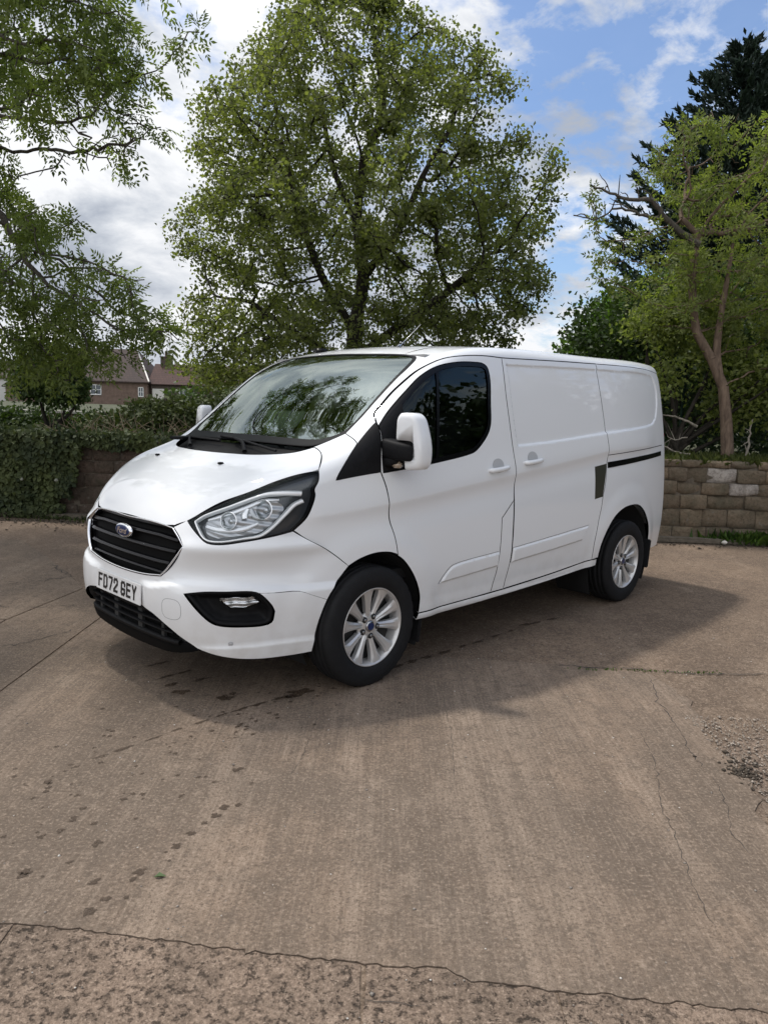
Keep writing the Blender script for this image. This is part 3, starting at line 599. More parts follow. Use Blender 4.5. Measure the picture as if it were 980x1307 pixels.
# ---- headlamps
LAMPS = []
HU = curve(to_uv('front', HEAD3), .012)
TRIMB = mat('lamp_dark_bezel', (.055, .058, .065), .22, 0, .6); CHR2 = mat('lamp_chrome_trim', (.80, .81, .83), .18, .6); CLEARBLU = mat('lamp_inner_grey', (.48, .49, .50), .25, .6)
def headlamp():
    hs = panel('headlight', 'front', HU, TRIMB, VAN, gap=.001, h=.012, disp=lambda P: -.038, flange=0)
    P, n = DM['front'].eval(HU, lambda P: 0.0*P[:, 0]); k = len(P)
    V = np.concatenate([P-n*.001, P-n*.047]); Q = [(i, (i+1) % k, k+(i+1) % k, k+i) for i in range(k)]
    pydata('lamp_housing', V, Q, GLOSSBL, hs, True)
    panel('lamp_lens', 'front', HU, LENS, hs, gap=.004, h=.015, disp=lambda P: -.001, flange=0)
    panel('lamp_seal', 'front', HU, GLOSSBL, hs, holes=[offset_loop(HU*[1.3, 1], .007)/[1.3, 1]], gap=.001, h=.012, disp=lambda P: -.0002, flange=0)
    def ribbon(name, pts, w, mat_, depth):
        uv = curve([tuple(q) for q in DM['front'].uv(np.array(pts))*[1.3, 1]], .012, closed=False)
        T = np.gradient(uv, axis=0); T /= np.linalg.norm(T, axis=1)[:, None]; nn = np.stack([-T[:, 1], T[:, 0]], 1)
        w = np.interp(np.linspace(0, 1, len(uv)), np.linspace(0, 1, len(w)), w)[:, None]
        rows = []
        for a, dd in ((-1, depth+.016), (-1, depth), (-.3, depth-.004), (.6, depth-.003), (1, depth+.004), (1, depth+.018)):
            P, n = DM['front'].eval((uv+nn*w*a)/[1.3, 1], lambda P: 0.*P[:, 0]); rows.append(P-n*dd)
        V = np.concatenate(rows); m_ = len(uv); Q = [(r*m_+i, r*m_+i+1, (r+1)*m_+i+1, (r+1)*m_+i) for r in range(5) for i in range(m_-1)]
        o = pydata(name, V, Q, mat_, hs, True); return o
    DRL = mat('running_light_strip', (.85, .86, .87), .25, .0, .5) if 'running_light_strip' not in MATS else MATS['running_light_strip']
    ribbon('running_light', [(.43, .85, 1.100), (.52, .82, 1.105), (.60, .775, 1.10), (.66, .74, 1.08), (.75, .67, 1.035), (.84, .58, .985), (.868, .548, .955)], [.014, .012, .007, .006, .005, .004], DRL, .004)
    ribbon('running_light', [(.868, .548, .955), (.87, .59, .915), (.862, .635, .875), (.82, .69, .866), (.73, .765, .882), (.65, .80, .895), (.60, .815, .925), (.53, .84, .995), (.48, .855, 1.045), (.43, .86, 1.062)], [.004, .005, .005, .005, .005, .007, .008, .008, .010, .011], DRL, .004)
    TR_ = curve(to_uv('front', [(.84, .585, .968, S), (.75, .68, 1.015), (.66, .745, 1.058), (.56, .805, 1.075, S), (.52, .835, 1.03), (.575, .82, .955), (.64, .80, .912), (.74, .755, .896), (.83, .68, .885, S), (.86, .62, .91)]), .012)
    panel('reflector_tray', 'front', TR_, MATS.get('lamp_tray') or mat('lamp_tray', (.50, .51, .53), .3, .7), hs, gap=0, h=.009, disp=lambda P: -.033+.0035*np.sin(P[:, 2]*150+P[:, 1]*60), flange=.006)
    def bowl(c, r, dep, tilt):
        uv = DM['front'].uv(np.array([c])); P, n = DM['front'].eval(uv, lambda P: 0.*P[:, 0]); fw = Vector((.86, .42, .22)).normalized()
        q = Vector(P[0])-Vector(n[0])*.020
        rot = fw.to_track_quat('Y', 'Z').to_matrix()
        prof = [(0.006, r*1.12), (.009, r*1.05), (.003, r), (-dep*.35, r*.86), (-dep*.75, r*.6), (-dep, r*.25), (-dep, .001)]
        V, Q = lathe_arrays(prof, 32); V = [rot @ Vector(v_)+q for v_ in V]
        o = pydata('reflector', V, Q, REFL, hs, True)
        prof = [(-dep, r*.42), (-dep*.5, r*.45), (-dep*.30, r*.36), (-dep*.22, .001)]
        V, Q = lathe_arrays(prof, 24); V = [rot @ Vector(v_)+q for v_ in V]
        pydata('bulb_shield', V, Q, SATIN, o, True)
        prof = [(-.001, r*.97), (.010, r*.7), (.014, .001)]
        V, Q = lathe_arrays(prof, 24); V = [rot @ Vector(v_)+q for v_ in V]
        pydata('inner_lens', V, Q, LENS, o, True)
    bowl((.775, .700, .972), .042, .045, 0); bowl((.62, .79, 1.025), .046, .05, 0)
    ribbon('bezel_bar', [(.835, .60, .945), (.80, .665, .93), (.72, .755, .928), (.65, .79, .955)], [.012, .016, .018, .010], CHR2, .030)
    ribbon('bezel_bar', [(.84, .60, .975), (.79, .66, 1.0), (.70, .73, 1.04), (.62, .775, 1.075), (.54, .815, 1.075)], [.008, .013, .014, .014, .008], CHR2, .026)
    ribbon('bezel_bar', [(.80, .655, .99), (.765, .70, .925), (.70, .765, .93)], [.010, .014, .008], CLEARBLU, .034)
    ribbon('bezel_bar', [(.685, .74, 1.06), (.66, .785, .985), (.60, .81, .975)], [.012, .014, .010], CLEARBLU, .032)
    ribbon('indicator_lens', [(.70, .745, .985), (.705, .74, 1.01), (.695, .745, 1.035)], [.014, .018, .010], REFL, .024)
    return hs
hl = headlamp()
hr = mirror_copy(hl)
for c_ in list(hl.children):
    q = mirror_copy(c_, parent=hr)
    for g2 in list(c_.children): mirror_copy(g2, parent=q)
# ---- grille
GRU = curve(to_uv('front', sy3(GR3)), .014)
gri = panel('grille', 'front', GRU, mat('grille_dark_mesh', (.004, .004, .004), .7, spec=.08), VAN, gap=0, h=.03, disp=lambda P: -.045, flange=0)
P, n = DM['front'].eval(GRU, lambda P: 0.*P[:, 0]); k = len(P)
V = np.concatenate([P+n*.0, P-n*.05]); pydata('grille_throat', V, [(i, (i+1) % k, k+(i+1) % k, k+i) for i in range(k)], GLOSSBL, gri, True)
# chrome surround: a section swept round the outline
def sweep_ring(name, L_, prof, mat_, parent, dom='front', disp=None):
    rows = []
    for (off, dd) in prof:
        Lo = offset_loop(L_*DM[dom].scale(), off)/DM[dom].scale(); P, n = DM[dom].eval(Lo, lambda P: 0.*P[:, 0]); rows.append(P+n*dd)
    m_ = len(L_); V = np.concatenate(rows); R_ = len(rows)
    Q = [(r*m_+i, r*m_+(i+1) % m_, (r+1)*m_+(i+1) % m_, (r+1)*m_+i) for r in range(R_-1) for i in range(m_)]
    return pydata(name, V, Q, mat_, parent, True)
sweep_ring('chrome_surround', GRU, [(.002, -.02), (.002, .002), (.0045, .005), (.0075, .004), (.010, -.002), (.010, -.008)], CHROME, gri)
def bar(z, half, th, dp_, droop=0.):
    ys = np.linspace(-half, half, 61); ang = []
    rows = []; zz_ = z+droop*np.clip((np.abs(ys)-.33)/.2, 0, 1)
    th0 = np.zeros_like(ys)
    for _ in range(12):
        P = DM['front'].base(np.stack([th0, zz_], 1)); th0 = np.arctan2(ys, P[:, 0]+.6)
    P, n = DM['front'].eval(np.stack([th0, zz_], 1), lambda P: 0.*P[:, 0]); n[:, 2] *= 0; n /= np.linalg.norm(n, axis=1)[:, None]
    for dz_, dd in ((-th*.5, -dp_-.03), (-th*.5, -dp_), (-th*.12, -dp_+.009), (th*.10, -dp_+.009), (th*.14, -dp_+.003), (th*.3, -dp_+.006), (th*.5, -dp_-.002), (th*.5, -dp_-.03)):
        rows.append(P+n*dd+[0, 0, dz_])
    m_ = len(ys); V = np.concatenate(rows); Q = [(r*m_+i, r*m_+i+1, (r+1)*m_+i+1, (r+1)*m_+i) for r in range(7) for i in range(m_-1)]
    pydata('grille_bar', V, Q, GLOSSBL, gri, True)
bar(.908, .44, .022, .020); bar(.858, .487, .020, .024, -.012); bar(.793, .485, .020, .024, .0); bar(.728, .445, .020, .024, .004); bar(.676, .41, .012, .028)
# oval badge
def oval(name, a_, b_, x0, th, mat_, parent, c=(0, .845)):
    bm = bmesh.new(); rings = []
    for sc2, xx in ((1., -.004), (1., th*.5), (.9, th), (.5, th*1.25)):
        rings.append([bm.verts.new((x0+xx-.012*abs(c[0])*0, c[0]+a_*sc2*math.cos(t_), c[1]+b_*sc2*math.sin(t_))) for t_ in np.linspace(0, 2*math.pi, 40, endpoint=False)])
    for p, q in zip(rings[:-1], rings[1:]):
        for j in range(40): bm.faces.new((p[j], p[(j+1) % 40], q[(j+1) % 40], q[j]))
    bm.faces.new(rings[-1]); bmesh.ops.recalc_face_normals(bm, faces=bm.faces)
    return from_bm(name, bm, mat_, parent, True)
def text_mesh(name, s_, size, mat_, parent, M4, ext=.0008, offs=0., shear=0., sx_=1., align='CENTER'):
    cu = bpy.data.curves.new(name, 'FONT'); cu.body = s_; cu.size = size; cu.extrude = ext; cu.offset = offs; cu.shear = shear; cu.align_x = align; cu.align_y = 'CENTER'; cu.resolution_u = 4
    ob = bpy.data.objects.new(name, cu); COL.objects.link(ob); dg = bpy.context.evaluated_depsgraph_get()
    me = bpy.data.meshes.new_from_object(ob.evaluated_get(dg)); bpy.data.objects.remove(ob); bpy.data.curves.remove(cu)
    me.transform(Matrix.Diagonal((sx_, 1, 1, 1))); me.transform(M4); return link(name, me, mat_, parent)
FACEX = Matrix(((0, 0, 1, 0), (1, 0, 0, 0), (0, 1, 0, 0), (0, 0, 0, 1)))     # text x -> +y, text y -> z, faces +x
badge = oval('oval_badge', .090, .0385, .975, .012, CHROME, gri)
oval('badge_field', .079, .029, .9865, .0035, BADGEBL, badge)
text_mesh('badge_script', 'Ford', .044, CHROME, badge, Matrix.Translation((.9925, 0, .844)) @ FACEX, .001, .0006, .35, 1.25)
# number plate
pl = empty('number_plate', parent=VAN); ty = math.radians(-3)
pm = Matrix.Translation((1.017, 0, .538)) @ Matrix.Rotation(ty, 4, 'Y')
bm = bmesh.new(); bm_box(bm, (0, 0, 0), (.007, .520, .111), None, .002); bm.transform(pm); plate_o = from_bm('number_plate', bm, PLATEW, VAN)
bpy.data.objects.remove(pl); plate_o.name = 'number_plate'
# hand-drawn condensed plate characters (strokes), 79 mm high
GLY = {'F': [[(0, 0), (0, 1), (1, 1)], [(0, .54), (.8, .54)]], 'D': [[(0, 0), (0, 1), (.72, 1), (1, .84), (1, .16), (.72, 0), (0, 0)]],
       '7': [[(0, 1), (1, 1), (1, .86), (.38, 0)]], '2': [[(0, .72), (0, .88), (.2, 1), (.8, 1), (1, .88), (1, .64), (0, .10), (0, 0), (1, 0)]],
       'G': [[(1, .74), (1, .86), (.8, 1), (.2, 1), (0, .86), (0, .14), (.2, 0), (.8, 0), (1, .14), (1, .44), (.55, .44)]],
       'E': [[(1, 1), (0, 1), (0, 0), (1, 0)], [(0, .52), (.85, .52)]], 'Y': [[(0, 1), (.5, .46), (1, 1)], [(.5, .46), (.5, 0)]]}
def glyph(ch, y0):
    w_, h_, st = .036, .065, .0072; bm = bmesh.new()
    for ln in GLY[ch]:
        pts = [Vector((0, y0+.007+a*w_, -.0325+b*h_)) for a, b in ln]
        for i, (p, q) in enumerate(zip(pts[:-1], pts[1:])):
            d_ = (q-p); L = d_.length; ang = math.atan2(d_.z, d_.y)
            bm_box(bm, (p+q)/2+Vector((.0045+.00015*i, 0, 0)), (.001, L+st*1.9 if True else L, st*1.95), Matrix.Rotation(ang, 3, 'X'))
    bm.transform(pm); return from_bm('plate_character', bm, PLATEK, plate_o)
yy = -.232
for ch in 'FD72 GEY':
    if ch == ' ': yy += .024; continue
    glyph(ch, yy); yy += .0625
text_mesh('plate_maker_print', 'YORKSHIRE', .007, PLATEK, plate_o, pm @ Matrix.Translation((.0042, 0, -.047)) @ FACEX, .0002) if False else None
# lower grille
LG3 = LOWTOP3 + [(.88, .60, .30), (.95, .45, .262), (.97, .32, .252), (.985, .12, .246), (.985, 0, .245)]
LG3[5] = (.885, .61, .325, S)
LGU = curve(to_uv('front', sy3(LG3)), .016)
lg = panel('lower_grille', 'front', LGU, mat('lower_mesh', (.005, .005, .005), .7, spec=.08), bump, gap=0, h=.03, disp=lambda P: -.05*sstep(.31, .33, P[:, 2]), flange=.03)
VAN_LG = lg; lg.parent = VAN
def slat(z, half, th, dp_, parent, m=BLACKPL):
    ys = np.linspace(-half, half, 41); th0 = np.zeros_like(ys); zz_ = np.full_like(ys, z)
    for _ in range(12):
        P = DM['front'].base(np.stack([th0, zz_], 1)); th0 = np.arctan2(ys, P[:, 0]+.6)
    P, n = DM['front'].eval(np.stack([th0, zz_], 1), lambda P: 0.*P[:, 0]); n[:, 2] *= 0; rows = []
    for dz_, dd in ((-th*.5, -dp_-.03), (-th*.5, -dp_), (0, -dp_+.004), (th*.5, -dp_), (th*.5, -dp_-.03)): rows.append(P+n*dd+[0, 0, dz_])
    m_ = len(ys); V = np.concatenate(rows); Q = [(r*m_+i, r*m_+i+1, (r+1)*m_+i+1, (r+1)*m_+i) for r in range(4) for i in range(m_-1)]
    return pydata('grille_slat', V, Q, m, parent, True)
slat(.462, .42, .020, .012, lg); slat(.415, .46, .009, .016, lg); slat(.370, .47, .009, .016, lg); slat(.322, .50, .022, .006, lg)
for y_ in (-.14, .14, .36, -.36): box('grille_post', (.955-.12*y_*y_, y_, .385), (.02, .05 if abs(y_) < .2 else .03, .15), mat('post_grey', (.02, .02, .02), .6) if 'post_grey' not in MATS else MATS['post_grey'], lg, .003)
# bumper seams, tow-eye cover, sensors
def surf_line(name, pts3, r, mat_, parent, disp=dfront, dom='front', closed=False, lift=0.):
    uv = curve([tuple(q) for q in DM[dom].uv(np.array(pts3))], .02, closed=False)
    P, n = DM[dom].eval(uv, disp); return tube(name, P-n*(r*.75-lift), r, mat_, parent, 6)
for s_ in (1, -1):
    o = surf_line('bumper_seam', [(.655, .80*s_, .607), (.57, .83*s_, .603), (.46, .86*s_, .60), (.38, .875*s_, .57), (.30, .89*s_, .538)], .0022, BLACKPL, bump)
an = np.linspace(0, 2*math.pi, 25); sq = np.sign
TOW = [(.96, .505+.062*math.copysign(abs(math.cos(a))**.7, math.cos(a)), .515+.052*math.copysign(abs(math.sin(a))**.7, math.sin(a))) for a in an]
uvt = DM['front'].uv(np.array([(x, y, z) for x, y, z in TOW])); P, n = DM['front'].eval(uvt, dfront); tube('tow_eye_cover', P-n*.001, .0018, mat('seam_grey', (.25, .25, .26), .5), bump, 6)
for s_ in (1, -1):
    for c_ in ((.78, .725, .352), (.985, .33, .56)):
        uv = DM['front'].uv(np.array([(c_[0], c_[1]*s_, c_[2])])); P, n = DM['front'].eval(uv, dfront)
        if c_[1] < .5: continue
        V, Q = lathe_arrays([(.0, .013), (.0035, .0125), (.0035, .010), (.0015, .0095), (.0035, .008), (.004, .001)], 24); rt_ = Vector(n[0]).to_track_quat('Y', 'Z').to_matrix()
        pydata('parking_sensor', [rt_ @ Vector(v_)+Vector(P[0]) for v_ in V], Q, mat('sensor_grey', (.45, .45, .46), .35) if 'sensor_grey' not in MATS else MATS['sensor_grey'], bump, True)
# fog lamp pods
FU = hol[0]
for s_ in (1, -1):
    U = FU*[s_, 1] if s_ == 1 else (FU*[-1, 1])[::-1]
    pod = panel('fog_lamp_recess', 'front', U, BLACKPL, VAN, gap=.0, h=.02, disp=lambda P: -.055*sstep(0, .05, .0+0*P[:, 0]+segdist(DM['front'].uv(P)*[1.3, 1], U*[1.3, 1])), flange=0)
    sweep_r = sweep_ring('recess_rim', U, [(-.001, -.02), (-.001, .006), (.006, .010), (.014, .004), (.018, -.02)], BLACKPL, pod)
    LP_ = curve([(.82, .70*s_, .572, S), (.80, .715*s_, .577), (.72, .765*s_, .578), (.665, .79*s_, .573), (.645, .80*s_, .548), (.70, .775*s_, .527), (.775, .735*s_, .525, S)], .02)
    LU = DM['front'].uv(LP_); o = panel('fog_lamp', 'front', LU, REFL, pod, gap=0, h=.008, disp=lambda P: -.032+.006*np.sin(P[:, 1]*140)+.004*np.sin(P[:, 2]*210), flange=.02)
    panel('fog_lens', 'front', LU, LENS, o, gap=0, h=.02, disp=lambda P: -.016, flange=.01)
    o = slat(.475, .0, .01, .0, pod) if False else None
# rear
rl = rear_corner(np.array([.40, .6, .9, 1.2, 1.5, 1.8])); 
top_ = rear_top(np.array([.60, .3, 0.]))
RP = [(0., .40, S), (float(rl[0][1]), .40, S)]+[(float(p[1]), float(p[2])) for p in rl[1:-1]]+[(float(rl[-1][1]), 1.8), (.66, float(rear_top([.66])[0][2]))]+[(float(p[1]), float(p[2])) for p in top_[:-1]]+[(0., float(top_[-1][2]), S)]
ta = panel_arrays('rear', curve(RP, .03), h=.04, gap=0, flange=0, disp=None); tb = (ta[0]*[1, -1, 1], ta[1]*[1, -1, 1], ta[2][:, ::-1], [])
tg = build('tailgate', [ta, tb], PAINT, VAN)
box('rear_window', (-3.925, 0, 1.52), (.02, 1.25, .45), GLOSSBL, tg, .008, Matrix.Rotation(math.radians(6), 3, 'Y'))
box('rear_bumper', (-3.90, 0, .46), (.10, 1.50, .14), BLACKPL, VAN, .03)
for s_ in (1, -1): box('tail_lamp', (-3.865, .73*s_, 1.15), (.04, .09, .50), mat('tail_lamp_red', (.35, .01, .01), .15, 0, 1.) if 'tail_lamp_red' not in MATS else MATS['tail_lamp_red'], VAN, .012)
# under-body, wheel housings, cab
box('underbody', (-1.5, 0, .40), (4.3, 1.40, .20), UNDER, VAN, .03)
box('underbody', (.78, 0, .40), (.26, 1.1, .20), UNDER, VAN, .03)
box('load_bay_floor', (-1.45, 0, .52), (1.9, 1.86, .10), UNDER, VAN, .02)
for cx_ in (0, -2.933):
    for s_ in (1, -1):
        a_ = np.linspace(-.15*math.pi, 1.15*math.pi, 32); R_ = .430 if cx_ == 0 else .50; V = []; Q = []
        for t_ in a_:
            for y_ in (.93-.16*max(0, math.cos(t_)) if cx_ == 0 else .90, .60): V.append((cx_+R_*math.cos(t_)*(1 if cx_ or t_ > math.pi/2 else .86), y_*s_, .335+R_*math.sin(t_)*(.98)))
        for i in range(31): Q.append((2*i, 2*i+1, 2*i+3, 2*i+2))
        n0 = len(V); V.append((cx_, .60*s_, .335)); Q += [(2*i+1, n0, 2*i+3) for i in range(31)]
        o = pydata('wheel_housing', V, Q, UNDER, VAN, True)
cab = box('cab_floor', (-.55, 0, .58), (1.5, 1.70, .06), BLKINT, VAN)
box('bulkhead', (-1.32, 0, 1.18), (.03, 1.62, 1.30), mat('bulkhead_grey', (.10, .10, .10), .7), VAN)
box('headlining', (-.95, 0, 1.86), (.70, 1.45, .03), mat('headlining_grey', (.3, .3, .3), .9), VAN)
bm = bmesh.new()
for (x_, z_, sx2, sz2) in ((.10, 1.165, .62, .16), (-.10, 1.02, .30, .30), (.0, .80, .2, .4)): bm_box(bm, (x_, 0, z_), (sx2, 1.46, sz2), None, .04)
dash = from_bm('dashboard', bm, BLKINT, VAN, True)
for y_ in (.45, -.45):
    st = box('seat', (-.78, y_, .88), (.50, .50, .16), SEATM, VAN, .05, None, True)
    box('backrest', (-1.05, y_, 1.22), (.14, .48, .62), SEATM, st, .05, Matrix.Rotation(math.radians(-12), 3, 'Y'), True)
    box('headrest', (-1.15, y_, 1.60), (.09, .26, .17), SEATM, st, .035, Matrix.Rotation(math.radians(-10), 3, 'Y'), True)
t_ = np.linspace(0, 2*math.pi, 33); rw = Matrix.Rotation(math.radians(-60), 3, 'Y')
sw = tube('steering_wheel', [tuple(Vector((-.33, -.40, 1.17)) + rw @ Vector((.18*math.cos(a), .18*math.sin(a), 0))) for a in t_], .014, BLKINT, VAN, 8, False)
box('steering_hub', (-.33, -.40, 1.165), (.16, .16, .03), BLKINT, sw, .012, rw)
tube('steering_column', [(-.33, -.40, 1.165), (-.05, -.40, 1.02)], .035, BLKINT, sw, 10)
# ---- wipers
def wiper(arm, blade):
    a = np.array(arm, float); g_ = DM['top'].base(a[:, :2])+gradF(DM['top'].base(a[:, :2]))*.016
    g_[0, 2] += -.02
    P = curve([tuple(p) for p in g_], .04, closed=False); k = len(P)
    w_ = tube('wiper', P, np.linspace(.014, .006, k), BLACKPL, VAN, 6)
    b_ = np.array(blade, float); q = DM['top'].base(b_)+gradF(DM['top'].base(b_))*.006
    tube('wiper_blade', curve([tuple(p) for p in q], .04, closed=False), .0075, RUBBER, w_, 6)
wiper([(.40, .30), (.345, .20), (.31, .05)], [(.335, .50), (.325, .30), (.30, .05), (.285, -.12)])
wiper([(.40, -.28), (.345, -.38), (.30, -.45)], [(.335, -.05), (.315, -.25), (.285, -.42), (.235, -.60)])
bm = bmesh.new(); bm_box(bm, (.33, -.50, 1.315), (.16, .10, .02), Matrix.Rotation(.5, 3, 'Z'), .006); from_bm('scuttle_cap', bm, BLACKPL, sc_)
# ---- aerial and roof pod
az = DM['top'].base(np.array([[-.80, .32]]))[0]
ae = tube('roof_aerial', [(-.79, .32, az[2]), (-.80, .32, az[2]+.012), (-.815, .32, az[2]+.02), (-.98, .335, az[2]+.165)], [.016, .012, .003, .0018], SATIN, VAN, 8)
bm = bmesh.new(); bm_box(bm, (-.74, -.42, float(DM['top'].base(np.array([[-.74, -.42]]))[0][2])+.012), (.10, .10, .03), Matrix.Rotation(.0, 3, 'Z'), .014); from_bm('roof_pod', bm, GLOSSBL, VAN, True)
# ---- door mirror
def mirror_shell(parent, s_):
    def loft(sections, name, mat_, par, cap=True):
        bm = bmesh.new(); rings = [[bm.verts.new((p[0], p[1]*s_, p[2])) for p in sec] for sec in sections]; k = len(rings[0])
        for a, b_ in zip(rings[:-1], rings[1:]):
            for j in range(k): bm.faces.new((a[j], a[(j+1) % k], b_[(j+1) % k], b_[j]))
        if cap: bm.faces.new(rings[0]); bm.faces.new(rings[-1])
        bmesh.ops.recalc_face_normals(bm, faces=bm.faces); return from_bm(name, bm, mat_, par, True)
    # outline of the shell seen from ahead (y,z), lofted backwards; notch for the arm
    out = curve([(1.035, 1.500), (1.05, 1.52), (1.09, 1.524), (1.135, 1.520), (1.165, 1.498), (1.198, 1.42), (1.218, 1.33), (1.212, 1.25), (1.192, 1.222), (1.15, 1.215), (1.105, 1.212, S), (1.10, 1.250, S), (1.15, 1.262), (1.172, 1.28), (1.172, 1.355), (1.155, 1.37), (1.03, 1.378, S), (1.03, 1.44)], .012)
    c = np.array([1.12, 1.37]); secs = []
    for xx, k_ in ((.030, .80), (.026, .92), (.012, .985), (-.01, 1.), (-.055, 1.0), (-.065, .97)):
        q = c+(out-c)*k_*[.80, 1]+[-.062, 0]; secs.append([(xx-.125-(y_-.98)*.30, y_, z_) for y_, z_ in q])
    mm = loft(secs, 'door_mirror', PAINT, VAN)
    out2 = curve([(1.045, 1.505), (1.09, 1.512), (1.145, 1.50), (1.19, 1.40), (1.205, 1.26), (1.18, 1.225), (1.11, 1.222), (1.045, 1.26), (1.04, 1.4)], .02)
    secs = [[(xx-.125-(y_-.98)*.30, y_, z_) for y_, z_ in c+(out2-c)*k_*[.80, 1]+[-.062, 0]] for xx, k_ in ((.012, .93), (-.06, .97), (-.07, .95))]
    loft(secs, 'mirror_inner_casing', BLACKPL, mm)
    secs = [[(xx-.05-(y_-.98)*.30, y_, z_) for y_, z_ in c+(out2-c)*[.70, .88]+[-.062, 0]] for xx in (-.143, -.148)]
    loft(secs, 'mirror_glass', CHROME, mm)
    # black arm wrapping into the notch
    def sec(y_, xc, zc, wx, hz):
        return [(xc+wx*math.copysign(abs(math.cos(a))**.5, math.cos(a)), y_, zc+hz*math.copysign(abs(math.sin(a))**.5, math.sin(a))) for a in np.linspace(0, 2*math.pi, 20, endpoint=False)]
    S1 = [sec(.87, -.125, 1.330, .060, .055), sec(.94, -.120, 1.325, .056, .054), sec(.99, -.120, 1.318, .050, .052), sec(1.04, -.128, 1.312, .044, .049), sec(1.078, -.138, 1.308, .040, .045), sec(1.092, -.142, 1.308, .028, .034)]
    loft(S1, 'mirror_arm', BLACKPL, mm)
    S2 = [sec(.88, -.125, 1.252, .055, .040), sec(.94, -.125, 1.255, .048, .028), sec(1.00, -.13, 1.262, .035, .018)]
    loft(S2, 'mirror_foot', BLACKPL, mm)
    bm = bmesh.new(); bm_box(bm, (-.125, .985*s_, 1.240), (.045, .050, .036), Matrix.Rotation(.35*s_, 3, 'Z'), .008); from_bm('mirror_indicator', bm, mat('indicator_smoke', (.45, .36, .27), .12, 0, 1.) if 'indicator_smoke' not in MATS else MATS['indicator_smoke'], mm, True)
    return mm
mirror_shell(VAN, 1); mirror_shell(VAN, -1)
